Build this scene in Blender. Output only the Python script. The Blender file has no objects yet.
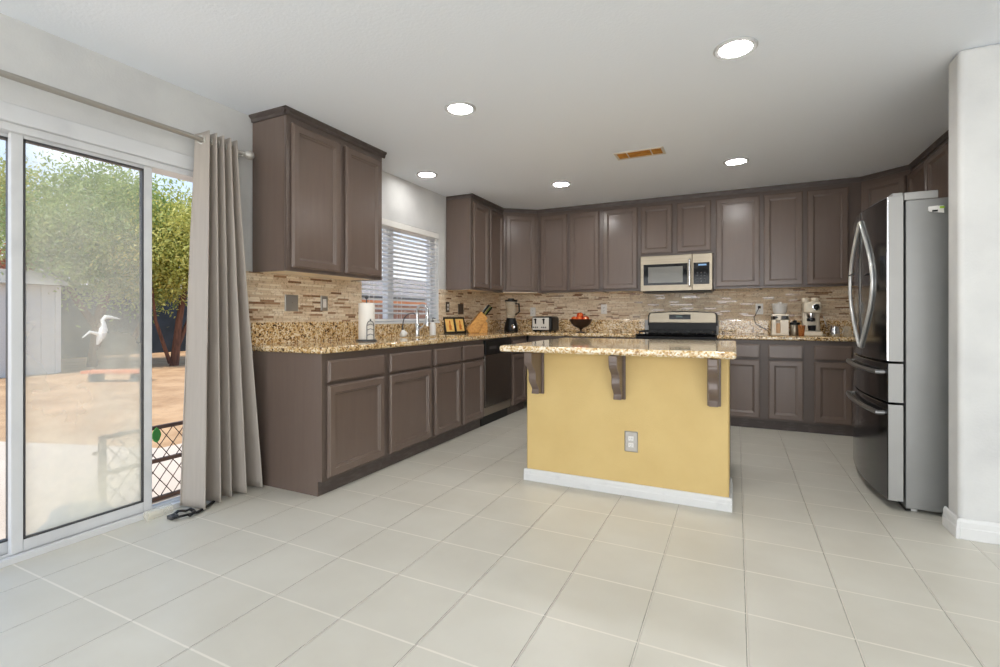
import bpy, bmesh, math, random
from mathutils import Vector, Matrix
random.seed(7)
S = bpy.context.scene
COL = S.collection
PI = math.pi
Z = (0, 0, 1)

def lin(r, g, b):
    f = lambda c: (c/255/12.92) if c/255 <= .04045 else ((c/255+.055)/1.055)**2.4
    return (f(r), f(g), f(b), 1)

# ------------------------------------------------------------------ camera, world, sun, exposure
TH = math.radians(25.85)
cam = bpy.data.cameras.new('camera'); cam_o = bpy.data.objects.new('camera', cam); COL.objects.link(cam_o)
cam.sensor_fit = 'HORIZONTAL'; cam.sensor_width = 36; cam.lens = 488.2/1000*36
cam.shift_y = -(333.5-316.8)/1000
cam.clip_start = .05; cam.clip_end = 300
cam_o.location = (0, 0, 1.1); cam_o.rotation_euler = (PI/2, 0, TH)
S.camera = cam_o

W = bpy.data.worlds.new('sky'); S.world = W; W.use_nodes = True
n = W.node_tree.nodes; l = W.node_tree.links; n.clear()
tc = n.new('ShaderNodeTexCoord'); sep = n.new('ShaderNodeSeparateXYZ'); l.new(tc.outputs['Generated'], sep.inputs[0])
grad = n.new('ShaderNodeValToRGB'); l.new(sep.outputs['Z'], grad.inputs[0])
grad.color_ramp.elements[0].position = 0.0; grad.color_ramp.elements[0].color = lin(228, 236, 243)
grad.color_ramp.elements[1].position = .55; grad.color_ramp.elements[1].color = lin(96, 156, 220)
mp = n.new('ShaderNodeMapping'); mp.inputs['Scale'].default_value = (1, 1, 2.6); l.new(tc.outputs['Generated'], mp.inputs[0])
nz = n.new('ShaderNodeTexNoise'); nz.inputs['Scale'].default_value = 3.2; nz.inputs['Detail'].default_value = 7; l.new(mp.outputs[0], nz.inputs[0])
cr = n.new('ShaderNodeValToRGB'); l.new(nz.outputs[0], cr.inputs[0])
cr.color_ramp.elements[0].position = .5; cr.color_ramp.elements[1].position = .7
mx = n.new('ShaderNodeMix'); mx.data_type = 'RGBA'; l.new(cr.outputs[0], mx.inputs[0]); l.new(grad.outputs[0], mx.inputs[6]); mx.inputs[7].default_value = (1, 1, 1, 1)
bg = n.new('ShaderNodeBackground'); bg.inputs['Strength'].default_value = 1.15; l.new(mx.outputs[2], bg.inputs[0])
wo = n.new('ShaderNodeOutputWorld'); l.new(bg.outputs[0], wo.inputs[0])

sun = bpy.data.lights.new('sun', 'SUN'); sun.energy = 3.6; sun.angle = math.radians(1.0); sun.color = (1, .95, .86)
sun_o = bpy.data.objects.new('sun', sun); COL.objects.link(sun_o)
sun_o.rotation_euler = Vector((0, .5, -1)).to_track_quat('-Z', 'Y').to_euler()

def fill_area_light(name, loc, rot, sx, sy, power):
    d = bpy.data.lights.new(name, 'AREA'); d.shape = 'RECTANGLE'; d.size = sx; d.size_y = sy; d.energy = power; d.color = (.97, .985, 1)
    o = bpy.data.objects.new(name, d); COL.objects.link(o); o.location = loc; o.rotation_euler = rot
fill_area_light('rear_fill_light', (.65, -3.42, 1.2), (PI/2, 0, 0), 6.6, 2.15, 130)      # added fill light outside the added rear glazing, brightens the room
LAMP = 125.0           # radiance of the recessed lamp lenses
S.view_settings.view_transform = 'Standard'; S.view_settings.look = 'None'
S.view_settings.gamma = 1; S.view_settings.use_curve_mapping = False
S.view_settings.exposure = 0.46
try:
    S.cycles.use_denoising = True
    S.cycles.max_bounces = 12; S.cycles.diffuse_bounces = 7; S.cycles.glossy_bounces = 5
    S.cycles.transparent_max_bounces = 12; S.cycles.sample_clamp_indirect = 6
except Exception:
    pass

# ------------------------------------------------------------------ materials
def mat(name, c, rough=.5, metal=0., spec=.5, emit=None, bump=None, vary=None, coat=0):
    m = bpy.data.materials.new(name); m.use_nodes = True
    nt = m.node_tree; p = nt.nodes['Principled BSDF']
    p.inputs['Base Color'].default_value = c; p.inputs['Roughness'].default_value = rough
    p.inputs['Metallic'].default_value = metal; p.inputs['Specular IOR Level'].default_value = spec
    if coat: p.inputs['Coat Weight'].default_value = coat; p.inputs['Coat Roughness'].default_value = .05
    if emit:
        p.inputs['Emission Color'].default_value = emit[0]; p.inputs['Emission Strength'].default_value = emit[1]
    if bump or vary:
        t = nt.nodes.new('ShaderNodeTexCoord')
    if bump:                                   # (scale, strength, distance)
        a = nt.nodes.new('ShaderNodeTexNoise'); a.inputs['Scale'].default_value = bump[0]; a.inputs['Detail'].default_value = 3
        nt.links.new(t.outputs['Object'], a.inputs[0])
        b = nt.nodes.new('ShaderNodeBump'); b.inputs['Strength'].default_value = bump[1]; b.inputs['Distance'].default_value = bump[2]
        nt.links.new(a.outputs[0], b.inputs['Height']); nt.links.new(b.outputs[0], p.inputs['Normal'])
    if vary:                                   # (second colour, scale (3), low, high)
        g = nt.nodes.new('ShaderNodeMapping'); g.inputs['Scale'].default_value = vary[1]
        nt.links.new(t.outputs['Object'], g.inputs[0])
        a = nt.nodes.new('ShaderNodeTexNoise'); a.inputs['Scale'].default_value = 1; a.inputs['Detail'].default_value = 5
        nt.links.new(g.outputs[0], a.inputs[0])
        r = nt.nodes.new('ShaderNodeValToRGB'); r.color_ramp.elements[0].position = vary[2]; r.color_ramp.elements[1].position = vary[3]
        r.color_ramp.elements[0].color = c; r.color_ramp.elements[1].color = vary[0]
        nt.links.new(a.outputs[0], r.inputs[0]); nt.links.new(r.outputs[0], p.inputs['Base Color'])
    return m

M = {}
M['wall'] = mat('wall_paint', lin(214, 214, 212), .65, vary=(lin(203, 203, 202), (4, 4, 4), .4, .7), bump=(90, .25, .004))
M['ceil'] = mat('ceiling_paint', lin(238, 243, 250), .8, bump=(70, .3, .004))
M['trimw'] = mat('white_trim', lin(222, 222, 221), .4, vary=(lin(212, 212, 212), (14, 14, 14), .55, .75))
M['ringmat'] = mat('lamp_trim_ring', lin(190, 190, 190), .5)
M['vinyl'] = mat('white_vinyl', lin(212, 213, 214), .35, vary=(lin(202, 203, 205), (6, 6, 6), .5, .75))
M['cab'] = mat('taupe_cabinet_paint', lin(110, 95, 86), .25, vary=(lin(106, 91, 83), (30, 30, 2.5), .3, .75), bump=(160, .06, .002))
M['cabframe'] = mat('shaded_taupe_face_frame', lin(90, 78, 71), .4)  # shade in the gaps round doors and drawers painted into the frame
M['cabframe2'] = mat('shaded_upper_face_frame', lin(97, 84, 77), .28)  # cabinet paint darkened for the shade between upper doors
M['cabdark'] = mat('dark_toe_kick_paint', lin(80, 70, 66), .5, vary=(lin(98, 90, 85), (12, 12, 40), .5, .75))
M['rawwood'] = mat('pale_cabinet_underside', lin(246, 232, 208), .5, vary=(lin(238, 220, 192), (4, 4, 40), .4, .7))
M['yellow'] = mat('yellow_wall_paint', lin(214, 186, 124), .6, bump=(120, .35, .004), vary=(lin(208, 179, 117), (4, 4, 4), .35, .7))
M['steel'] = mat('brushed_steel', lin(158, 148, 131), .36, .9, vary=(lin(148, 138, 122), (2, 2, 90), .3, .7))
M['fsteel'] = mat('grey_fridge_side', lin(142, 142, 140), .42, .35, vary=(lin(134, 134, 132), (3, 3, 3), .35, .7))
M['fedge'] = mat('silver_fridge_edge', lin(158, 157, 154), .45, .3)
M['bsteel'] = mat('black_stainless', lin(84, 85, 88), .13, .92)
M['chrome'] = mat('chrome', lin(225, 225, 226), .12, 1.0)
M['black'] = mat('black_plastic', lin(16, 16, 17), .38, spec=.3)
M['blackgloss'] = mat('black_glass', lin(14, 14, 16), .06, spec=.22)
M['castiron'] = mat('cast_iron', lin(24, 24, 25), .55)
M['graphite'] = mat('dark_grey_plastic', lin(62, 62, 64), .4)
M['whiteplastic'] = mat('white_plastic', lin(232, 230, 226), .3)
M['cream'] = mat('cream_enamel', lin(226, 214, 192), .25)
M['plate'] = mat('nickel_wall_plate', lin(176, 172, 166), .3, .7)
M['darkplate'] = mat('bronze_wall_plate', lin(84, 70, 58), .35, .4)
M['curtain'] = mat('grey_curtain_fabric', lin(198, 189, 179), .8, bump=(420, .12, .001), vary=(lin(190, 181, 171), (60, 60, 4), .35, .7))
M['rod'] = mat('dark_nickel_rod', lin(176, 171, 163), .32, .8)
M['rod2'] = mat('brushed_nickel_rod', lin(206, 203, 196), .35, .6)
M['paper'] = mat('paper_towel', lin(236, 232, 224), .9, bump=(200, .2, .002))
M['wood'] = mat('knife_block_wood', lin(214, 160, 82), .4, vary=(lin(190, 132, 60), (60, 6, 60), .4, .65))
M['lime'] = mat('lime_knife_grip', lin(160, 200, 60), .4)
M['apple'] = mat('red_apple_skin', lin(186, 44, 26), .25, vary=(lin(224, 120, 50), (14, 14, 6), .5, .68))
M['stem'] = mat('apple_stem', lin(70, 46, 28), .7)
M['bowl'] = mat('dark_bronze_bowl', lin(58, 40, 30), .28, .3)
M['copper'] = mat('copper_cup', lin(206, 142, 92), .25, .9)
M['clear'] = None
M['frameblk'] = mat('black_picture_frame', lin(26, 22, 20), .35)
M['picyellow'] = mat('yellow_print', lin(236, 196, 110), .6, vary=(lin(226, 178, 90), (20, 20, 20), .4, .7))
M['picorange'] = mat('orange_print_figure', lin(196, 110, 36), .6)
M['ventbrown'] = mat('amber_vent_interior', lin(196, 138, 52), .5, vary=(lin(160, 104, 36), (20, 20, 20), .4, .7))
M['ventframe'] = mat('vent_frame', lin(206, 198, 184), .45)
M['lens_dim'] = mat('dimmer_lamp_lens', (1, 1, 1, 1), .5, emit=((1, .975, .95, 1), LAMP*.3))
M['lens'] = mat('lamp_lens', (1, 1, 1, 1), .5, emit=((1, .975, .95, 1), LAMP))
M['lcd'] = mat('lit_display', (.02, .03, .04, 1), .2, emit=(lin(120, 160, 200), .8))
M['lcd2'] = mat('dim_display', (.02, .03, .03, 1), .2, emit=(lin(40, 70, 60), .4))
# outdoors
M['concrete'] = mat('pale_patio_concrete', lin(202, 186, 170), .85, vary=(lin(188, 171, 155), (1.2, 1.2, 1.2), .35, .7))
M['dirt_shade'] = mat('tan_dirt', lin(186, 150, 112), .95, vary=(lin(160, 124, 88), (2.2, 2.2, 2.2), .38, .66), bump=(7, .6, .05))
M['bark'] = mat('reddish_bark', lin(118, 78, 58), .9, vary=(lin(80, 54, 42), (20, 20, 4), .4, .7))
M['leafA'] = mat('green_leaves', lin(132, 154, 86), .6, vary=(lin(178, 190, 116), (1.4, 1.4, 1.4), .38, .66))
M['leafB'] = mat('yellow_green_leaves', lin(168, 172, 88), .6, vary=(lin(214, 206, 122), (1.6, 1.6, 1.6), .38, .66))
M['leafO'] = mat('orange_leaves', lin(196, 110, 56), .6, vary=(lin(160, 80, 40), (4, 4, 4), .38, .66))
M['shed'] = mat('pale_shed_wall', lin(206, 206, 204), .7)
M['shedroof'] = mat('grey_shed_roof', lin(140, 136, 132), .8)
M['shade'] = mat('dark_fence_screen', lin(62, 70, 78), .9, vary=(lin(46, 54, 56), (2, 2, 2), .4, .7))
M['iron'] = mat('rusty_gate_iron', lin(92, 66, 52), .6, vary=(lin(62, 46, 38), (9, 9, 9), .4, .7))
M['benchtop'] = mat('orange_bench_board', lin(214, 128, 84), .6)
M['whitestone'] = mat('white_ornament', lin(232, 232, 228), .5)
M['rag'] = mat('blue_grey_cloth', lin(96, 112, 130), .9, bump=(60, .4, .01))
M['leafgreen'] = mat('green_leaf_ornament', lin(52, 130, 52), .5)
M['roofgrey'] = mat('grey_roof_shingle', lin(150, 140, 134), .85, vary=(lin(132, 122, 116), (3, 3, 12), .4, .66))
M['fascia'] = mat('orange_fascia', lin(214, 130, 66), .6)

def nodes(name):
    m = bpy.data.materials.new(name); m.use_nodes = True
    return m, m.node_tree.nodes, m.node_tree.links, m.node_tree.nodes['Principled BSDF']
def ramp(N, stops, interp='LINEAR'):
    r = N.new('ShaderNodeValToRGB'); e = r.color_ramp.elements; r.color_ramp.interpolation = interp
    e[0].position, e[0].color = stops[0]; e[1].position, e[1].color = stops[-1]
    for p, c in stops[1:-1]:
        q = e.new(p); q.color = c
    return r
def math_(N, L, op, a, b=None):
    x = N.new('ShaderNodeMath'); x.operation = op
    for i, v in enumerate((a, b)):
        if v is None: continue
        if isinstance(v, (int, float)): x.inputs[i].default_value = v
        else: L.new(v, x.inputs[i])
    return x.outputs[0]

def granite(name, off):
    m, N, L, p = nodes(name)
    t = N.new('ShaderNodeTexCoord')
    v = N.new('ShaderNodeTexVoronoi'); v.inputs['Scale'].default_value = 105; L.new(t.outputs['Object'], v.inputs['Vector'])
    nz = N.new('ShaderNodeTexNoise'); nz.inputs['Scale'].default_value = 26; nz.inputs['Detail'].default_value = 4; L.new(t.outputs['Object'], nz.inputs[0])
    s = N.new('ShaderNodeSeparateColor'); L.new(v.outputs['Color'], s.inputs[0])
    a = math_(N, L, 'ADD', math_(N, L, 'MULTIPLY', s.outputs[0], .62), math_(N, L, 'MULTIPLY', nz.outputs[0], .76))
    a = math_(N, L, 'SUBTRACT', a, off)
    r = ramp(N, [(.0, lin(48, 34, 26)), (.19, lin(66, 46, 32)), (.25, lin(140, 104, 62)), (.4, lin(190, 152, 96)), (.55, lin(214, 186, 138)), (.78, lin(232, 218, 190)), (1, lin(240, 234, 220))])
    L.new(a, r.inputs[0]); L.new(r.outputs[0], p.inputs['Base Color'])
    p.inputs['Roughness'].default_value = .06; p.inputs['Specular IOR Level'].default_value = .6
    return m
M['granite'] = granite('gold_speckled_granite', .2)
M['granite2'] = granite('lit_speckled_granite', .06)  # island slab: same stone, its stronger light painted in as paler colour

def mosaic():
    # thin stacked strips of stone with glossy glass strips between, u = x + y, v = z in metres
    m, N, L, p = nodes('stacked_strip_mosaic')
    t = N.new('ShaderNodeTexCoord'); s = N.new('ShaderNodeSeparateXYZ'); L.new(t.outputs['Object'], s.inputs[0])
    u = math_(N, L, 'ADD', s.outputs[0], s.outputs[1]); h = .0158
    vz = math_(N, L, 'DIVIDE', s.outputs[2], h); row = math_(N, L, 'FLOOR', vz)
    wn = N.new('ShaderNodeTexWhiteNoise'); wn.noise_dimensions = '1D'; L.new(row, wn.inputs['W'])
    w = math_(N, L, 'ADD', math_(N, L, 'MULTIPLY', wn.outputs[0], .06), .075)
    uu = math_(N, L, 'ADD', math_(N, L, 'DIVIDE', u, w), math_(N, L, 'MULTIPLY', wn.outputs[0], 71.3))
    col = math_(N, L, 'FLOOR', uu)
    cx = N.new('ShaderNodeCombineXYZ'); L.new(row, cx.inputs[0]); L.new(col, cx.inputs[1])
    w2 = N.new('ShaderNodeTexWhiteNoise'); w2.noise_dimensions = '2D'; L.new(cx.outputs[0], w2.inputs['Vector'])
    r = ramp(N, [(0, lin(224, 203, 174)), (.2, lin(234, 216, 190)), (.38, lin(214, 191, 162)), (.55, lin(240, 226, 204)), (.72, lin(226, 208, 180)), (.88, lin(146, 112, 86)), (.94, lin(172, 138, 108))], 'CONSTANT')
    L.new(w2.outputs[0], r.inputs[0])
    nz = N.new('ShaderNodeTexNoise'); nz.inputs['Scale'].default_value = 60; nz.inputs['Detail'].default_value = 4; L.new(t.outputs['Object'], nz.inputs[0])
    r2 = ramp(N, [(.34, (.66, .6, .54, 1)), (.46, (1, 1, 1, 1))]); L.new(nz.outputs[0], r2.inputs[0])
    mx = N.new('ShaderNodeMix'); mx.data_type = 'RGBA'; mx.blend_type = 'MULTIPLY'; mx.inputs[0].default_value = 1
    L.new(r.outputs[0], mx.inputs[6]); L.new(r2.outputs[0], mx.inputs[7])
    fu = math_(N, L, 'FRACT', uu); fv = math_(N, L, 'FRACT', vz)
    e = math_(N, L, 'MINIMUM', math_(N, L, 'GREATER_THAN', fv, .09), math_(N, L, 'GREATER_THAN', fu, .016))
    m2 = N.new('ShaderNodeMix'); m2.data_type = 'RGBA'; L.new(e, m2.inputs[0]); m2.inputs[6].default_value = lin(196, 176, 148); L.new(mx.outputs[2], m2.inputs[7])
    L.new(m2.outputs[2], p.inputs['Base Color'])
    gl = math_(N, L, 'GREATER_THAN', w2.outputs[0], .88); L.new(math_(N, L, 'ADD', .4, math_(N, L, 'MULTIPLY', gl, .6)), p.inputs['Specular IOR Level'])
    L.new(math_(N, L, 'SUBTRACT', .55, math_(N, L, 'MULTIPLY', gl, .43)), p.inputs['Roughness'])
    b = N.new('ShaderNodeBump'); b.inputs['Strength'].default_value = .5; b.inputs['Distance'].default_value = .003; L.new(e, b.inputs['Height'])
    L.new(b.outputs[0], p.inputs['Normal'])
    return m
M['mosaic'] = mosaic()

def tiles():
    m, N, L, p = nodes('cream_floor_tile')
    t = N.new('ShaderNodeTexCoord'); s = N.new('ShaderNodeSeparateXYZ'); L.new(t.outputs['Object'], s.inputs[0])
    def edge(out, period, off):
        f = math_(N, L, 'FRACT', math_(N, L, 'ADD', math_(N, L, 'DIVIDE', math_(N, L, 'SUBTRACT', out, off), period), 50.0))
        return math_(N, L, 'MULTIPLY', math_(N, L, 'MINIMUM', f, math_(N, L, 'SUBTRACT', 1.0, f)), period)   # distance to line (m)
    wob = N.new('ShaderNodeTexNoise'); wob.inputs['Scale'].default_value = 30; L.new(t.outputs['Object'], wob.inputs[0])
    wo_ = math_(N, L, 'MULTIPLY', math_(N, L, 'SUBTRACT', wob.outputs[0], .5), .003)
    ex = math_(N, L, 'ADD', edge(s.outputs[0], .3335, .033), wo_); ey = math_(N, L, 'ADD', edge(s.outputs[1], .3395, 2.706), wo_)
    d = math_(N, L, 'MINIMUM', ex, ey)
    g = N.new('ShaderNodeMapRange'); g.interpolation_type = 'SMOOTHSTEP'; g.inputs['From Min'].default_value = .0018; g.inputs['From Max'].default_value = .0054
    L.new(d, g.inputs['Value'])
    nz = N.new('ShaderNodeTexNoise'); nz.inputs['Scale'].default_value = 2.3; nz.inputs['Detail'].default_value = 6; L.new(t.outputs['Object'], nz.inputs[0])
    r = ramp(N, [(.36, lin(201, 197, 185)), (.66, lin(209, 206, 195))]); L.new(nz.outputs[0], r.inputs[0])
    m2 = N.new('ShaderNodeMix'); m2.data_type = 'RGBA'; L.new(g.outputs[0], m2.inputs[0])
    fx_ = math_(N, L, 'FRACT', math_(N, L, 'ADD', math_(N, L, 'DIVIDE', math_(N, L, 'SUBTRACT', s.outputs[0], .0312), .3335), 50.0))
    dirt_shade = math_(N, L, 'MULTIPLY', math_(N, L, 'LESS_THAN', ex, ey), math_(N, L, 'GREATER_THAN', fx_, .5))      # groove shade painted dark along one side of the joint
    gm = N.new('ShaderNodeMix'); gm.data_type = 'RGBA'; L.new(dirt_shade, gm.inputs[0])
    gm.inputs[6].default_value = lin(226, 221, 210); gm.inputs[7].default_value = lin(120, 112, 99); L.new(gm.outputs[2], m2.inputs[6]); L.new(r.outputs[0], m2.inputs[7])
    L.new(m2.outputs[2], p.inputs['Base Color'])
    nr = N.new('ShaderNodeTexNoise'); nr.inputs['Scale'].default_value = 9; nr.inputs['Detail'].default_value = 5; L.new(t.outputs['Object'], nr.inputs[0])
    rr = N.new('ShaderNodeMapRange'); rr.inputs['To Min'].default_value = .26; rr.inputs['To Max'].default_value = .44; L.new(nr.outputs[0], rr.inputs['Value'])
    L.new(rr.outputs[0], p.inputs['Roughness'])
    b = N.new('ShaderNodeBump'); b.inputs['Strength'].default_value = 1; b.inputs['Distance'].default_value = .0035
    gx = N.new('ShaderNodeMapRange'); gx.interpolation_type = 'SMOOTHSTEP'; gx.inputs['From Min'].default_value = .0012; gx.inputs['From Max'].default_value = .0044
    L.new(ex, gx.inputs['Value']); L.new(gx.outputs[0], b.inputs['Height'])
    b2 = N.new('ShaderNodeBump'); b2.inputs['Strength'].default_value = .12; b2.inputs['Distance'].default_value = .002
    n2 = N.new('ShaderNodeTexNoise'); n2.inputs['Scale'].default_value = 40; L.new(t.outputs['Object'], n2.inputs[0]); L.new(n2.outputs[0], b2.inputs['Height'])
    L.new(b.outputs[0], b2.inputs['Normal']); L.new(b2.outputs[0], p.inputs['Normal'])
    return m
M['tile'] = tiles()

def glass(name, dust=0., tint=(1, 1, 1, 1), dustcol=lin(255, 250, 232), splash=0):
    m, N, L, p = nodes(name); N.remove(p); out = N['Material Output']
    tr = N.new('ShaderNodeBsdfTransparent'); tr.inputs[0].default_value = tint
    gl = N.new('ShaderNodeBsdfGlossy'); gl.inputs['Roughness'].default_value = .25 if dust > .1 else .02
    fr = N.new('ShaderNodeFresnel'); fr.inputs[0].default_value = 1.45
    geo = N.new('ShaderNodeNewGeometry')                    # reflect only at the front face of the pane
    mx = N.new('ShaderNodeMixShader'); L.new(math_(N, L, 'MULTIPLY', fr.outputs[0], math_(N, L, 'SUBTRACT', 1.0, geo.outputs['Backfacing'])), mx.inputs[0]); L.new(tr.outputs[0], mx.inputs[1]); L.new(gl.outputs[0], mx.inputs[2])
    res = mx.outputs[0]
    if dust:
        t = N.new('ShaderNodeTexCoord'); nz = N.new('ShaderNodeTexNoise'); nz.inputs['Scale'].default_value = 2.2; nz.inputs['Detail'].default_value = 6
        L.new(t.outputs['Object'], nz.inputs[0])
        r = N.new('ShaderNodeMapRange'); r.inputs['From Min'].default_value = .3; r.inputs['From Max'].default_value = .7
        r.inputs['To Min'].default_value = dust*.6; r.inputs['To Max'].default_value = dust*1.4; L.new(nz.outputs[0], r.inputs['Value'])
        amt = r.outputs[0]
        if splash:                                  # dried dirt is thicker low down on the pane
            sp = N.new('ShaderNodeSeparateXYZ'); L.new(t.outputs['Object'], sp.inputs[0])
            h = N.new('ShaderNodeMapRange'); h.inputs['From Min'].default_value = .0; h.inputs['From Max'].default_value = 1.9
            h.inputs['To Min'].default_value = 1.0; h.inputs['To Max'].default_value = splash; L.new(sp.outputs[2], h.inputs['Value'])
            amt = math_(N, L, 'MULTIPLY', amt, h.outputs[0])
        df = N.new('ShaderNodeBsdfTranslucent'); df.inputs[0].default_value = dustcol
        dd = N.new('ShaderNodeBsdfDiffuse'); dd.inputs[0].default_value = dustcol; dm = N.new('ShaderNodeMixShader'); dm.inputs[0].default_value = .45; L.new(df.outputs[0], dm.inputs[1]); L.new(dd.outputs[0], dm.inputs[2])
        m2 = N.new('ShaderNodeMixShader'); L.new(amt, m2.inputs[0]); L.new(res, m2.inputs[1]); L.new(dm.outputs[0], m2.inputs[2]); res = m2.outputs[0]
    L.new(res, out.inputs[0])
    return m
def frost(name, c, a):
    m, N, L, p = nodes(name); p.inputs['Base Color'].default_value = c; p.inputs['Roughness'].default_value = .1; p.inputs['Alpha'].default_value = a
    return m
M['frost'] = frost('clear_plastic_hopper', lin(236, 236, 234), .45)
M['binwood'] = mat('tan_grounds_bin', lin(190, 150, 106), .4)
M['darkhandle'] = mat('dark_steel_drawer_handle', lin(128, 128, 128), .3, .85)
M['toastplate'] = mat('bright_toaster_plate', lin(214, 210, 202), .3, .25)
M['handle'] = mat('satin_fridge_handle', lin(214, 214, 212), .3, .55)
M['glass'] = glass('window_glass', .04)
M['dusty'] = glass('dusty_door_glass', .52, splash=.15)
M['clear'] = glass('clear_container_glass', .22)

def curtain_mat():
    m = M['curtain']; N = m.node_tree.nodes; L = m.node_tree.links; p = N['Principled BSDF']; out = N['Material Output']
    tl = N.new('ShaderNodeBsdfTranslucent'); tl.inputs[0].default_value = lin(190, 180, 168)
    mx = N.new('ShaderNodeMixShader'); mx.inputs[0].default_value = .22
    L.new(p.outputs[0], mx.inputs[1]); L.new(tl.outputs[0], mx.inputs[2]); L.new(mx.outputs[0], out.inputs[0])
curtain_mat()
M['slat'] = mat('white_blind_slat', lin(240, 240, 240), .4)
def slat_mat():
    m = M['slat']; N = m.node_tree.nodes; L = m.node_tree.links; p = N['Principled BSDF']; out = N['Material Output']
    tl = N.new('ShaderNodeBsdfTranslucent'); tl.inputs[0].default_value = (.9, .9, .9, 1)
    mx = N.new('ShaderNodeMixShader'); mx.inputs[0].default_value = .58
    L.new(p.outputs[0], mx.inputs[1]); L.new(tl.outputs[0], mx.inputs[2]); L.new(mx.outputs[0], out.inputs[0])
slat_mat()
def leaf_mat(m):
    N = m.node_tree.nodes; L = m.node_tree.links; p = N['Principled BSDF']; out = N['Material Output']
    tl = N.new('ShaderNodeBsdfTranslucent'); src = p.inputs['Base Color'].links[0].from_socket; L.new(src, tl.inputs[0])
    mx = N.new('ShaderNodeMixShader'); mx.inputs[0].default_value = .4
    L.new(p.outputs[0], mx.inputs[1]); L.new(tl.outputs[0], mx.inputs[2]); L.new(mx.outputs[0], out.inputs[0])
for k in ('leafA', 'leafB', 'leafO'): leaf_mat(M[k])

def brick_mat():
    m, N, L, p = nodes('tan_brick')
    t = N.new('ShaderNodeTexCoord'); s = N.new('ShaderNodeSeparateXYZ'); L.new(t.outputs['Object'], s.inputs[0])
    c = N.new('ShaderNodeCombineXYZ'); L.new(s.outputs[1], c.inputs[0]); L.new(s.outputs[2], c.inputs[1])
    b = N.new('ShaderNodeTexBrick'); L.new(c.outputs[0], b.inputs[0]); b.inputs['Scale'].default_value = 1.0
    b.inputs['Color1'].default_value = lin(170, 130, 104); b.inputs['Color2'].default_value = lin(140, 100, 80); b.inputs['Mortar'].default_value = lin(196, 180, 164)
    b.inputs['Brick Width'].default_value = .8; b.inputs['Row Height'].default_value = .28; b.inputs['Mortar Size'].default_value = .03
    L.new(b.outputs[0], p.inputs['Base Color']); p.inputs['Roughness'].default_value = .9
    return m
M['brick'] = brick_mat()

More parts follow.
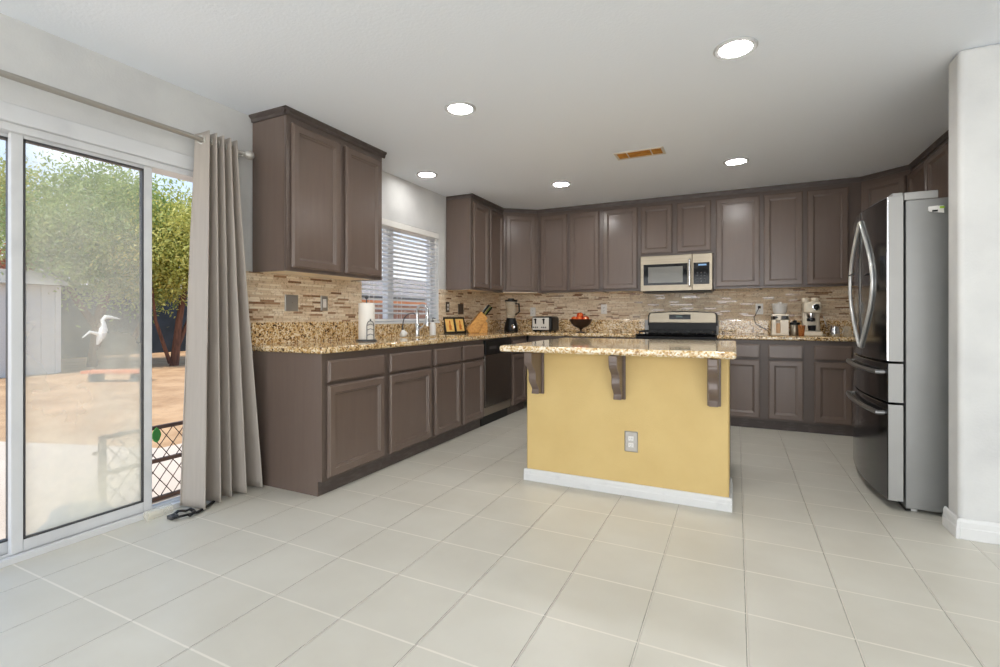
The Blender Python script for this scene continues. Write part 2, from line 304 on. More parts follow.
# ------------------------------------------------------------------ mesh helpers
class B:
    """collects shapes in world coordinates, links them as ONE mesh object"""
    def __init__(s): s.bm = bmesh.new()
    def box(s, x0, x1, y0, y1, z0, z1):
        x0, x1 = min(x0, x1), max(x0, x1); y0, y1 = min(y0, y1), max(y0, y1); z0, z1 = min(z0, z1), max(z0, z1)
        v = [s.bm.verts.new((x, y, z)) for z in (z0, z1) for y in (y0, y1) for x in (x0, x1)]
        for f in ((0, 2, 3, 1), (4, 5, 7, 6), (0, 1, 5, 4), (2, 6, 7, 3), (0, 4, 6, 2), (1, 3, 7, 5)): s.bm.faces.new([v[i] for i in f])
        return s
    def rings(s, O, U, V, N_, w, h, rr, back=True):
        """nested rectangles (inset, depth) on a plane at O spanned by U (w) and V (h), facing N_"""
        O, U, V, N_ = map(Vector, (O, U, V, N_)); prev = None
        for ins, d in rr:
            q = [s.bm.verts.new(O + U*a + V*b + N_*d) for a, b in ((ins, ins), (w-ins, ins), (w-ins, h-ins), (ins, h-ins))]
            if prev:
                for i in range(4): s.bm.faces.new((prev[i], prev[(i+1) % 4], q[(i+1) % 4], q[i]))
            elif back: s.bm.faces.new(q[::-1])
            prev = q
        s.bm.faces.new(prev)
        return s
    def prism(s, pts, O, U, V, N_, d):
        O, U, V, N_ = map(Vector, (O, U, V, N_))
        a = [s.bm.verts.new(O + U*p[0] + V*p[1]) for p in pts]; b = [s.bm.verts.new(O + U*p[0] + V*p[1] + N_*d) for p in pts]
        k = len(pts)
        s.bm.faces.new(a[::-1]); s.bm.faces.new(b)
        for i in range(k): s.bm.faces.new((a[i], a[(i+1) % k], b[(i+1) % k], b[i]))
        return s
    def tube(s, pts, r, seg=10, closed=False, flat=1.0):
        pts = [Vector(p) for p in pts]; k = len(pts); loops = []; up = None
        for i, p in enumerate(pts):
            a = pts[(i-1) % k] if (closed or i > 0) else p; b = pts[(i+1) % k] if (closed or i < k-1) else p
            t = (b-a).normalized()
            if up is None:
                up = Vector((0, 0, 1)) if abs(t.z) < .9 else Vector((1, 0, 0))
            side = t.cross(up).normalized(); up = side.cross(t).normalized()
            rad = r[i] if isinstance(r, (list, tuple)) else r
            loops.append([s.bm.verts.new(p + side*math.cos(2*PI*j/seg)*rad + up*math.sin(2*PI*j/seg)*rad*flat) for j in range(seg)])
        rng = range(k if closed else k-1)
        for i in rng:
            A, C = loops[i], loops[(i+1) % k]
            for j in range(seg): s.bm.faces.new((A[j], A[(j+1) % seg], C[(j+1) % seg], C[j]))
        if not closed:
            s.bm.faces.new(loops[0][::-1]); s.bm.faces.new(loops[-1])
        return s
    def lathe(s, prof, loc, axis='z', seg=24):
        """profile of (radius, height) revolved about an axis through loc"""
        loc = Vector(loc); A = {'z': Matrix.Identity(3), 'x': Matrix(((0, 0, 1), (1, 0, 0), (0, 1, 0))), 'y': Matrix(((1, 0, 0), (0, 0, 1), (0, -1, 0))), '-x': Matrix(((0, 0, -1), (1, 0, 0), (0, -1, 0))), '-y': Matrix(((1, 0, 0), (0, 0, -1), (0, 1, 0)))}[axis]
        loops = []
        for r, h in prof:
            if r < 1e-6: loops.append([s.bm.verts.new(loc + A @ Vector((0, 0, h)))])
            else: loops.append([s.bm.verts.new(loc + A @ Vector((r*math.cos(2*PI*j/seg), r*math.sin(2*PI*j/seg), h))) for j in range(seg)])
        for a, b in zip(loops, loops[1:]):
            for j in range(seg):
                q = [a[j % len(a)], a[(j+1) % len(a)], b[(j+1) % len(b)], b[j % len(b)]]
                u = []
                for x in q:
                    if x not in u: u.append(x)
                if len(u) > 2: s.bm.faces.new(u)
        if len(loops[0]) > 1: s.bm.faces.new(loops[0][::-1])
        if len(loops[-1]) > 1: s.bm.faces.new(loops[-1])
        return s
    def cells(s, xs, ys, keep, z0, z1):
        """slab in xy made of kept grid cells, with walls only round its outline"""
        vt = {}
        def v(i, j, t):
            if (i, j, t) not in vt: vt[(i, j, t)] = s.bm.verts.new((xs[i], ys[j], z1 if t else z0))
            return vt[(i, j, t)]
        K = {(i, j) for i in range(len(xs)-1) for j in range(len(ys)-1) if keep(i, j)}
        for i, j in K:
            s.bm.faces.new((v(i, j, 1), v(i+1, j, 1), v(i+1, j+1, 1), v(i, j+1, 1)))
            s.bm.faces.new((v(i, j, 0), v(i, j+1, 0), v(i+1, j+1, 0), v(i+1, j, 0)))
            for a, b, c, d, o in ((i, j, i+1, j, (i, j-1)), (i+1, j, i+1, j+1, (i+1, j)), (i+1, j+1, i, j+1, (i, j+1)), (i, j+1, i, j, (i-1, j))):
                if o not in K: s.bm.faces.new((v(a, b, 0), v(c, d, 0), v(c, d, 1), v(a, b, 1)))
        return s
    def move(s, mtx):
        bmesh.ops.transform(s.bm, matrix=mtx, verts=s.bm.verts); return s
    def build(s, name, m, parent=None, bevel=0, seg=2, smooth=False, origin=None, recalc=True):
        base = parent.matrix_world.translation.copy() if parent else Vector(origin or (0, 0, 0))
        if parent: base = Vector(parent['_w'])
        if origin is not None: base = Vector(origin)
        off = base.copy()
        for v in s.bm.verts: v.co -= off
        if recalc: bmesh.ops.recalc_face_normals(s.bm, faces=s.bm.faces)
        me = bpy.data.meshes.new(name); s.bm.to_mesh(me); s.bm.free()
        o = bpy.data.objects.new(name, me); COL.objects.link(o); me.materials.append(M[m] if isinstance(m, str) else m)
        if parent:
            o.parent = parent; o.location = base - Vector(parent['_w'])
        else: o.location = base
        o['_w'] = tuple(base)
        if smooth:
            for p in me.polygons: p.use_smooth = True
            try: me.set_sharp_from_angle(angle=math.radians(40))
            except Exception: pass
        if bevel:
            b = o.modifiers.new('bevel', 'BEVEL'); b.width = bevel; b.segments = seg; b.limit_method = 'ANGLE'; b.angle_limit = math.radians(35)
        return o

def thing(name, loc, label, cat, group=None):
    o = bpy.data.objects.new(name, None); COL.objects.link(o); o.location = loc; o['_w'] = tuple(loc)
    o.empty_display_size = .05; o['label'] = label; o['category'] = cat
    if group: o['group'] = group
    return o
def tag(o, label, cat, group=None):
    o['label'] = label; o['category'] = cat
    if group: o['group'] = group
    return o
def struct(o): o['kind'] = 'structure'; return o

# ------------------------------------------------------------------ the room
XL, XR, YB, YF, ZC = -2.9, 1.70, 6.0, -3.2, 2.43
XR2 = 4.2
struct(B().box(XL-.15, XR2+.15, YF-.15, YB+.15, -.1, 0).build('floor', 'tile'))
struct(B().box(XL-.15, XR2+.15, YF-.15, YB+.15, ZC, ZC+.12).build('ceiling', 'ceil'))
# left wall with the sliding door opening and the sink window
DY0, DY1, DZ = .05, 2.02, 2.03
WY0, WY1, WZ0, WZ1 = 3.25, 4.46, 1.035, 2.0
b = B()
for y0, y1, z0, z1 in ((YF, DY0, 0, ZC), (DY0, DY1, DZ, ZC), (DY1, WY0, 0, ZC), (WY0, WY1, 0, WZ0), (WY0, WY1, WZ1, ZC), (WY1, YB+.15, 0, ZC)):
    b.box(XL-.15, XL, y0, y1, z0, z1)
wall_left = struct(b.build('wall_left', 'wall'))
wall_back = struct(B().box(XL, XR+.12, YB, YB+.15, 0, ZC).build('wall_back', 'wall'))
struct(B().box(XR, XR+.12, 3.3, YB, 0, ZC).build('wall_right', 'wall'))
struct(B().box(.995, XR2, 3.18, 3.33, 0, ZC).build('wall_partition', 'wall', bevel=.022, seg=4, smooth=True))
struct(B().box(XR2, XR2+.15, YF, 3.33, 0, ZC).build('wall_side', 'wall'))
b = B()
RW = (-2.7, 4.0, .08, 2.3)
for x0, x1, z0, z1 in ((XL, RW[0], 0, ZC), (RW[1], XR2, 0, ZC), (RW[0], RW[1], 0, RW[2]), (RW[0], RW[1], RW[3], ZC)): b.box(x0, x1, YF-.15, YF, z0, z1)
struct(b.build('wall_front', 'wall'))
wf = b = B()
for x in (RW[0], RW[0]+2.2, RW[0]+4.4, RW[1]-.06): b.box(x, x+.06, YF-.11, YF-.04, RW[2], RW[3])
b.box(RW[0], RW[1], YF-.11, YF-.04, RW[2], RW[2]+.06).box(RW[0], RW[1], YF-.11, YF-.04, RW[3]-.06, RW[3])
w2 = struct(b.build('added_rear_window', 'vinyl', origin=(.35, YF-.07, RW[2])))  # unseen rear glazing, added and made large to brighten the room
B().box(RW[0], RW[1], YF-.08, YF-.074, RW[2], RW[3]).build('pane', 'glass', w2)

# tiled backsplash on the two walls, above the granite upstand
B().box(XL, XL+.008, 2.15, WY0, 1.062, 1.40).box(XL, XL+.008, WY1+.002, YB, 1.062, 1.40).build('mosaic_backsplash', 'mosaic', wall_left, origin=(0, 0, 0))
B().box(XL+.008, XR, YB-.008, YB, 1.062, 1.40).build('mosaic_backsplash', 'mosaic', wall_back, origin=(0, 0, 0))

# baseboard round the end of the partition
bp = [(0, 0), (.016, 0), (.016, .055), (.013, .06), (.013, .085), (.008, .1), (0, .103)]
b = B()
b.prism(bp, (.995, 3.18, 0), (0, -1, 0), (0, 0, 1), (1, 0, 0), XR2-.995)
b.prism(bp, (.995, 3.165, 0), (-1, 0, 0), (0, 0, 1), (0, 1, 0), .18)
struct(b.build('baseboard_right', 'trimw', bevel=.003))

# sliding glass door
door = thing('door_1', (XL-.07, 1.0, 0), 'x', 'x')
del door['label'], door['category']; struct(door)
b = B()
b.box(XL-.13, XL+.012, DY0, DY1, 1.965, 2.045).box(XL-.13, XL+.012, DY1-.045, DY1, .0, 1.965).box(XL-.13, XL+.012, DY0, DY0+.045, .0, 1.965)
b.build('frame', 'vinyl', door, bevel=.004)
b = B().box(XL-.13, XL+.004, DY0+.045, DY1-.045, 0, .018).box(XL-.02, XL+.008, DY0+.045, DY1-.045, 0, .03)
for x in (-.052, -.092): b.box(XL+x-.004, XL+x+.004, DY0+.045, DY1-.045, .018, .032)
b.box(XL-.13, XL-.01, DY0+.045, DY1-.045, 1.93, 1.965)
b.build('track', 'vinyl', door, bevel=.002)
def sash(name, y0, y1, x, gmat, st=.052):
    b = B()
    z0, z1 = .026, 1.955
    b.box(x-.016, x+.016, y0, y0+st, z0, z1).box(x-.016, x+.016, y1-st, y1, z0, z1).box(x-.016, x+.016, y0+st, y1-st, z0, z0+.055).box(x-.016, x+.016, y0+st, y1-st, z1-.04, z1)
    o = b.build(name, 'vinyl', door, bevel=.004)
    g = B()
    for a in ((y0+st, y0+st+.007, z0+.055, z1-.04), (y1-st-.007, y1-st, z0+.055, z1-.04), (y0+st, y1-st, z0+.055, z0+.062), (y0+st, y1-st, z1-.05, z1-.04)): g.box(x-.012, x+.0165, *a)
    g.build('gasket', 'graphite', o)
    B().box(x-.003, x+.003, y0+st, y1-st, z0+.055, z1-.04).build('pane', gmat, o)
    return o
sash('sliding_panel', 1.016, 1.607, XL-.052, 'dusty', .044)
sash('fixed_panel', DY0+.045, 1.06, XL-.095, 'glass', .03)

# sink window: frame, mullion, pane, sill
win = thing('window_1', (XL-.1, 3.85, WZ0), 'x', 'x')
del win['label'], win['category']; struct(win)
b = B(); fx0, fx1 = XL-.13, XL-.08
b.box(fx0, fx1, WY0, WY0+.04, WZ0, WZ1).box(fx0, fx1, WY1-.04, WY1, WZ0, WZ1).box(fx0, fx1, WY0, WY1, WZ0, WZ0+.045).box(fx0, fx1, WY0, WY1, WZ1-.04, WZ1).box(fx0-.0, fx1+.015, 3.69, 3.775, WZ0+.045, WZ1-.04)
b.build('window_frame', 'vinyl', win, bevel=.004)
B().box(XL-.108, XL-.104, WY0+.04, 3.69, WZ0+.045, WZ1-.04).box(XL-.108, XL-.104, 3.775, WY1-.04, WZ0+.045, WZ1-.04).build('pane', 'glass', win)
B().box(XL-.078, XL+.02, WY0+.001, WY1-.001, WZ0-.002, WZ0+.016).build('window_sill', 'trimw', win, bevel=.004)

# blind with open horizontal slats
bl = thing('window_blind', (XL-.03, 3.85, WZ1), 'white horizontal slat blind hanging in the window above the sink', 'blind')
B().box(XL-.062, XL+.012, WY0+.01, WY1-.01, WZ1-.062, WZ1-.004).build('headrail', 'whiteplastic', bl, bevel=.006)
b = B(); z = WZ1-.085
while z > WZ0+.07:
    b.prism([(0, 0), (.05, .012), (.0495, .015), (-.0005, .003)], (XL-.056, WY0+.014, z), (1, 0, 0), Z, (0, 1, 0), WY1-WY0-.028); z -= .0415
b.build('slats', 'slat', bl)
B().box(XL-.056, XL-.006, WY0+.014, WY1-.014, WZ0+.026, WZ0+.042).build('bottom_rail', 'whiteplastic', bl, bevel=.004)
for y in (3.42, 3.82, 4.3):
    B().box(XL-.0055, XL-.004, y-.002, y+.002, WZ0+.03, WZ1-.06).box(XL-.0585, XL-.057, y-.002, y+.002, WZ0+.03, WZ1-.06).build('ladder_cord', 'whiteplastic', bl)
B().tube([(XL+.004, 4.40, WZ1-.06), (XL+.006, 4.40, 1.4)], .004, 8).build('pull_cord', 'whiteplastic', bl)

# ------------------------------------------------------------------ cabinets
DOOR = [(.003, 0), (.003, .005), (0, .006), (0, .016), (.004, .02), (.008, .02), (.011, .025), (.05, .025), (.054, .018), (.061, .017), (.065, .010)]
DRAW = [(.003, 0), (.003, .005), (0, .006), (0, .016), (.004, .02), (.008, .02), (.012, .025)]
FZ0, FZ1, TOE = .09, .872, .092
# frame of a run: origin O, U along the run (left to right as seen), N out of the face
class Run:
    def __init__(s, O, U, N_): s.O, s.U, s.N = Vector(O), Vector(U), Vector(N_)
    def p(s, u, n, z): return s.O + s.U*u + s.N*n + Vector((0, 0, z))
    def box(s, b, u0, u1, n0, n1, z0, z1):
        a, c = s.p(u0, n0, z0), s.p(u1, n1, z1)
        return b.box(a.x, c.x, a.y, c.y, a.z, c.z)
    def panel(s, u0, u1, z0, z1, rr): return B().rings(s.p(u0, 0, z0), s.U, (0, 0, 1), s.N, u1-u0, z1-z0, rr)
Z = (0, 0, 1)
def base_cab(run, u0, u1, fronts, label, depth=.6, toe=.034, endl=False, kick=True, group=None):
    t = thing('base_cabinet', run.p((u0+u1)/2, -depth/2, 0), label, 'cabinet', group)
    b = B()
    for a in ((u0, u0+.018), (u1-.018, u1)): run.box(b, a[0], a[1], -depth, -.02, FZ0, FZ1)
    run.box(b, u0, u1, -depth, -depth+.01, FZ0, FZ1); run.box(b, u0, u1, -depth, -.02, FZ0, FZ0+.018)
    b.build('carcass', 'cab', t)
    b = B(); run.box(b, u0, u1, -.0199, 0, FZ0, FZ1); b.build('face_frame', 'cabframe', t)
    if endl:
        pts = [(0, 0), (depth-toe, 0), (depth-toe, TOE), (depth, TOE), (depth, FZ1), (0, FZ1)]
        B().prism(pts, run.p(u0-.006, -depth, 0), run.N, Z, run.U, .006).build('end_panel', 'cab', t)
    if kick:
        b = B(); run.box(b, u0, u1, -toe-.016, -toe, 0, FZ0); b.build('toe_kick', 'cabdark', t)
    for f in fronts:
        a, c = f
        run.panel(a, c, .108, .677, DOOR).build('door', 'cab', t)
        run.panel(a, c, .696, .83, DRAW).build('drawer_front', 'cab', t)
    return t
LX = -2.272
L = Run((LX, 0, 0), (0, 1, 0), (1, 0, 0))
DL = LX-XL-.01
base_cab(L, 2.206, 2.80, [(2.238, 2.769)], 'wide taupe base cabinet with finished end panel beside the curtain', DL, endl=True)
base_cab(L, 2.80, 3.39, [(2.829, 3.364)], 'wide taupe base cabinet second from the curtain', DL)
base_cab(L, 3.39, 4.305, [(3.413, 3.841), (3.876, 4.286)], 'two-door taupe sink base cabinet under the window', DL)
base_cab(L, 4.95, 5.41, [(4.985, 5.374)], 'narrow taupe base cabinet just past the dishwasher', DL)
BYF = 5.42
R_ = Run((0, BYF, 0), (1, 0, 0), (0, -1, 0))
DB = YB-BYF-.01
base_cab(R_, LX+.03, -1.62, [(-2.14, -1.65)], 'taupe base cabinet in the back left corner, behind the island', DB)
base_cab(R_, -1.62, -.985, [(-1.59, -1.015)], 'taupe base cabinet left of the stove, behind the island', DB)
base_cab(R_, -.178, .25, [(-.15, .207)], 'taupe base cabinet right of the stove, partly behind the island', DB)
base_cab(R_, .25, .612, [(.278, .568)], 'middle taupe base cabinet below the cream coffee grinder', DB)
base_cab(R_, .612, 1.03, [(.655, .95)], 'taupe base cabinet next to the refrigerator, below the espresso machine', DB)

# upper cabinets
UZ0, UZ1, CR = 1.395, 2.385, ZC-.002
CROWN = [(0, 0), (.008, 0), (.012, .012), (.012, .02), (.028, .034), (.028, .045), (0, .045)]
CROWN2 = [(0, 0), (.008, 0), (.010, .012), (.016, .03), (.016, .045), (0, .045)]
def wall_cab(run, u0, u1, doors, label, z0=UZ0, depth=.32, crown=CROWN2, ret=False, dz=None):
    t = thing('wall_cabinet', run.p((u0+u1)/2, -depth/2, z0), label, 'cabinet')
    b = B(); run.box(b, u0, u1, -depth, -.02, z0+.012, UZ1)
    for a in ((u0, u0+.012), (u1-.012, u1)): run.box(b, a[0], a[1], -depth, -.02, z0, z0+.012)
    b.build('carcass', 'cab', t)
    b = B(); run.box(b, u0, u1, -.0199, 0, z0, UZ1); b.build('face_frame', 'cabframe2', t)
    b = B(); run.box(b, u0+.0125, u1-.0125, -depth+.002, -.0205, z0+.006, z0+.0115); b.build('bottom_panel', 'rawwood', t)
    b = B(); b.prism(crown, run.p(u0-(.028 if ret else 0), 0, UZ1), run.N, Z, run.U, u1-u0+(.056 if ret else 0))
    run.box(b, u0, u1, -depth, 0, UZ1, CR)
    if ret: b.prism(crown, run.p(u0, -depth, UZ1), -run.U, Z, run.N, depth+.028); b.prism(crown, run.p(u1, -depth, UZ1), run.U, Z, run.N, depth+.028)
    b.build('crown_molding', 'cabdark', t)
    for a, c in doors: run.panel(a, c, z0+.022, 2.345 if dz is None else dz, DOOR).build('door', 'cab', t)
    return t
ULX = -2.576
UL = Run((ULX, 0, 0), (0, 1, 0), (1, 0, 0)); UD = ULX-XL-.009
wall_cab(UL, 2.2, 3.13, [(2.232, 2.656), (2.706, 3.105)], 'large two-door taupe wall cabinet standing alone between curtain and window', crown=CROWN, ret=True, depth=UD)
wall_cab(UL, 4.60, 5.405, [(4.632, 4.985), (5.02, 5.372)], 'two-door taupe wall cabinet just past the window blind', depth=UD)
UYB = 5.68
UB = Run((0, UYB, 0), (1, 0, 0), (0, -1, 0)); UDB = YB-UYB-.009
wall_cab(UB, -2.23, -1.425, [(-2.185, -1.845), (-1.81, -1.452)], 'two-door taupe wall cabinet next to the left corner cabinet, above the toaster', depth=UDB)
wall_cab(UB, -1.425, -.985, [(-1.405, -1.01)], 'single-door taupe wall cabinet left of the microwave, above the fruit bowl', depth=UDB)
wall_cab(UB, -.985, -.222, [(-.972, -.637), (-.588, -.245)], 'short two-door taupe wall cabinet directly over the microwave', z0=1.785, depth=UDB)
wall_cab(UB, -.222, .235, [(-.198, .215)], 'single-door taupe wall cabinet right of the microwave', depth=UDB)
wall_cab(UB, .235, 1.065, [(.25, .592), (.628, .966)], 'two-door taupe wall cabinet above the espresso machine', depth=UDB)
def corner_cab(A, C, corner, label, z0=UZ0):
    """diagonal corner unit, face from A to C (xy), back in the corner"""
    A, C = Vector((*A, 0)), Vector((*C, 0)); U = (C-A).normalized(); Nn = Vector((U.y, -U.x, 0)); w = (C-A).length
    t = thing('corner_wall_cabinet', ((A.x+C.x)/2, (A.y+C.y)/2, z0), label, 'cabinet')
    cx, cy = corner
    pts = [(A.x, A.y), (C.x, C.y), (C.x, cy), (cx, cy), (cx, A.y)] if abs(C.y-cy) < abs(A.y-cy) else [(A.x, A.y), (C.x, C.y), (cx, C.y), (cx, cy), (A.x, cy)]
    B().prism(pts, (0, 0, z0+.012), (1, 0, 0), (0, 1, 0), Z, UZ1-z0-.012).build('carcass', 'cab', t)
    mid = Vector((sum(p[0] for p in pts)/5, sum(p[1] for p in pts)/5))
    ins = [((p[0]-mid.x)*.97+mid.x, (p[1]-mid.y)*.97+mid.y) for p in pts]
    B().prism(ins, (0, 0, z0+.004), (1, 0, 0), (0, 1, 0), Z, .008).build('bottom_panel', 'rawwood', t)
    b = B().prism(pts, (0, 0, UZ1), (1, 0, 0), (0, 1, 0), Z, CR-UZ1); b.prism(CROWN2, A+Vector((0, 0, UZ1)), Nn, Z, U, w); b.build('crown_molding', 'cabdark', t)
    B().rings(A+U*.03+Vector((0, 0, z0+.022)), U, Z, Nn, w-.06, 2.345-z0-.022, DOOR).build('door', 'cab', t)
corner_cab((ULX, 5.407), (-2.232, UYB), (XL+.009, YB-.009), 'diagonal taupe corner wall cabinet above the blender')
corner_cab((1.067, UYB), (1.37, 5.405), (XR-.002, YB-.009), 'diagonal taupe corner wall cabinet behind the refrigerator top')
URR = Run((1.37, 0, 0), (0, -1, 0), (-1, 0, 0))
wall_cab(URR, -5.4, -4.45, [(-5.385, -4.955), (-4.935, -4.48)], 'two-door taupe wall cabinet high on the right wall over the refrigerator', z0=1.86, depth=XR-1.37-.002)

# countertops
CZ0, CZ1 = .874, .914
def counter(xs, ys, keep, loc, label, ups, bev=.013):
    o = B().cells(xs, ys, keep, CZ0, CZ1).build('countertop', 'granite', origin=loc, bevel=bev, seg=4, smooth=True)
    tag(o, label, 'countertop')
    for u in ups: B().box(*u, CZ1, 1.062).build('granite_upstand', 'granite', o, origin=loc, bevel=.003)
    return o
xs = [XL+.002, -2.74, -2.36, LX+.024, -.983]; ys = [2.178, 3.45, 4.24, BYF-.024, YB-.002]
ct = counter(xs, ys, lambda i, j: (i < 3 or j == 3) and not (i == 1 and j == 1), (LX, 3.8, CZ0), 'long L-shaped speckled granite countertop running from the curtain round to the stove',
             [(XL+.001, XL+.02, 2.19, WY0), (XL+.001, XL+.02, WY1, YB-.021)])
B().box(XL+.001, XL+.02, WY0, WY1, CZ1, WZ0-.002).build('granite_upstand', 'granite', ct, origin=(LX, 3.8, CZ0))
B().box(XL+.021, -.983, YB-.022, YB-.001, CZ1, 1.062).build('granite_upstand', 'granite', ct, origin=(LX, 3.8, CZ0), bevel=.003)
counter([-.18, 1.69], [BYF-.024, YB-.002], lambda i, j: True, (.6, 5.7, CZ0), 'speckled granite countertop between the stove and the refrigerator', [(-.18, 1.69, YB-.022, YB-.001)])

# sink bowl
sk = thing('kitchen_sink', (-2.55, 3.845, .72), 'white undermount sink bowl set in the granite below the window', 'sink')
b = B(); x0, x1, y0, y1 = -2.745, -2.355, 3.445, 4.245
b.box(x0, x0+.012, y0, y1, .72, .873).box(x1-.012, x1, y0, y1, .72, .873).box(x0, x1, y0, y0+.012, .72, .873).box(x0, x1, y1-.012, y1, .72, .873).box(x0, x1, y0, y1, .708, .72)
b.build('bowl', 'whiteplastic', sk, bevel=.003)
B().lathe([(.04, 0), (.04, .004), (.02, .005), (0, .002)], (-2.55, 3.845, .72)).build('drain', 'chrome', sk)

# faucet
fc = thing('kitchen_faucet', (-2.80, 3.93, CZ1), 'tall chrome gooseneck pull-down faucet behind the sink', 'faucet')
B().lathe([(.03, 0), (.03, .008), (.024, .012), (.024, .1), (.017, .115)], (-2.80, 3.93, CZ1)).build('body', 'chrome', fc, smooth=True)
arc = [(-2.80, 3.93, CZ1+.1), (-2.80, 3.93, CZ1+.23)]
for i in range(1, 13):
    a = PI*i/12; arc.append((-2.80+.066*(1-math.cos(a)), 3.93-.02*(i/12), CZ1+.23+.066*math.sin(a)))
arc.append((-2.668, 3.91, CZ1+.19))
B().tube(arc, .0145, 12).build('gooseneck', 'chrome', fc, smooth=True)
B().lathe([(.013, .1), (.018, .09), (.021, .0), (.016, -.005)], (-2.668, 3.91, CZ1+.1)).build('spray_head', 'chrome', fc, smooth=True)
B().tube([(-2.80, 3.955, CZ1+.07), (-2.79, 3.99, CZ1+.085), (-2.77, 4.03, CZ1+.13)], [.009, .008, .006], 8).build('lever', 'chrome', fc, smooth=True)
f2 = thing('filter_faucet', (-2.82, 3.72, CZ1), 'slim dark gooseneck filter tap left of the tall chrome faucet', 'faucet')
B().lathe([(.018, 0), (.018, .012), (.01, .03)], (-2.82, 3.72, CZ1)).build('base', 'chrome', f2, smooth=True)
arc = [(-2.82, 3.72, CZ1+.02), (-2.82, 3.73, CZ1+.12)]
for i in range(1, 9):
    a = PI*.62*i/8; arc.append((-2.82+.04*(1-math.cos(a)), 3.73+.12*(1-math.cos(a))/1.37, CZ1+.12+.1*math.sin(a)))
B().tube(arc, .005, 8).build('spout', 'graphite', f2, smooth=True)
sd = thing('soap_bottle', (-2.76, 4.14, CZ1), 'white pump soap bottle standing right of the chrome faucet', 'bottle')
B().lathe([(0, 0), (.03, 0), (.032, .01), (.032, .09), (.026, .115), (.013, .125), (.013, .135)], (-2.76, 4.14, CZ1)).build('bottle_body', 'whiteplastic', sd, smooth=True)
B().lathe([(.014, .135), (.014, .15), (.004, .152), (.004, .175)], (-2.76, 4.14, CZ1)).tube([(-2.76, 4.14, CZ1+.175), (-2.72, 4.12, CZ1+.17)], .005, 8).build('pump', 'graphite', sd, smooth=True)
def blob(name, loc, rad, sc, m, seed, amp=.25, sub=3):
    rnd = random.Random(seed); bm = bmesh.new(); bmesh.ops.create_icosphere(bm, subdivisions=sub, radius=1)
    dirs = [(Vector((rnd.gauss(0, 1), rnd.gauss(0, 1), rnd.gauss(0, 1))).normalized(), rnd.uniform(2, 5), rnd.uniform(0, 6)) for _ in range(6)]
    for v in bm.verts:
        k = 1+sum(math.sin(v.co.dot(d)*f+ph) for d, f, ph in dirs)*amp/3
        v.co = Vector((v.co.x*k*sc[0], v.co.y*k*sc[1], max(v.co.z, -.75)*k*sc[2]))*rad
    zm = min(v.co.z for v in bm.verts)
    for v in bm.verts: v.co += Vector(loc)+Vector((0, 0, -zm))
    o = B(); o.bm.free(); o.bm = bm
    return o.build(name, m, origin=loc, smooth=True)
tag(blob('dish_sponge', (-2.76, 3.66, CZ1), .05, (.7, .9, .6), 'whiteplastic', 3, .3), 'small crumpled white cloth at the foot of the filter tap', 'cloth')

# paper towel holder
pt = thing('paper_towel_holder', (-2.55, 2.92, CZ1), 'white paper towel roll on a wire holder with scrolled side', 'paper towel')
px, py = -2.55, 2.92
B().lathe([(0, 0), (.08, 0), (.08, .008), (.072, .012), (0, .012)], (px, py, CZ1)).build('base', 'graphite', pt, smooth=True)
B().lathe([(.018, .014), (.060, .014), (.061, .02), (.061, .285), (.060, .29), (.018, .29), (.018, .014)], (px, py, CZ1), seg=32).build('paper_roll', 'paper', pt, smooth=True)
B().tube([(px, py, CZ1+.01), (px, py, CZ1+.325)], .005, 8).lathe([(0, .318), (.012, .328), (.014, .338), (.008, .35), (0, .352)], (px, py, CZ1)).build('center_rod', 'graphite', pt, smooth=True)
b = B(); c_, s_ = math.cos(-.45), math.sin(-.45)
def sc(u, z): return (px+c_*.07-s_*u, py+s_*.07+c_*u, CZ1+z)
loop = [sc(-.028, .012), sc(-.028, .12)]+[sc(-.028*math.cos(PI*i/8), .12+.035*math.sin(PI*i/8)) for i in range(1, 8)]+[sc(.028, .12), sc(.028, .012)]
b.tube(loop, .003, 6)
for zz in (.045, .085, .12): b.tube([sc(-.028, zz), sc(0, zz+.012), sc(.028, zz)], .0025, 6)
b.tube([sc(0, .155), sc(0, .17)], .005, 6)
b.build('scroll_arm', 'graphite', pt)

# picture frames
def pic(y, x, ang, label):
    t = thing('picture_frame', (x, y, CZ1), label, 'picture', 'small pictures leaning on the backsplash')
    Rm = Matrix.Translation((x, y, CZ1)) @ Matrix.Rotation(ang, 4, 'Z') @ Matrix.Rotation(-.24, 4, 'Y')   # local: x out, y width, z up
    w, h = .078, .185
    b = B().rings((0, -w, 0), (0, 1, 0), Z, (1, 0, 0), 2*w, h, [(0, 0), (0, .012), (.004, .016), (.018, .016), (.021, .010)]); b.move(Rm); b.build('frame', 'frameblk', t)
    b = B().box(.0104, .0115, -w+.021, w-.021, .021, h-.021); b.move(Rm); b.build('print', 'picyellow', t)
    b = B()
    b.prism([(-.012, .04), (.024, .04), (.018, .07), (.026, .075), (.012, .105), (.016, .135), (.004, .15), (-.006, .135), (-.002, .105), (-.014, .085)], (.0117, 0, 0), (0, 1, 0), Z, (1, 0, 0), .0008); b.move(Rm); b.build('printed_figure', 'picorange', t)
pic(4.60, -2.835, -.35, 'black-framed yellow print leaning on the backsplash nearest the window')
pic(4.80, -2.825, -.35, 'black-framed yellow print leaning between the other print and the knife block')

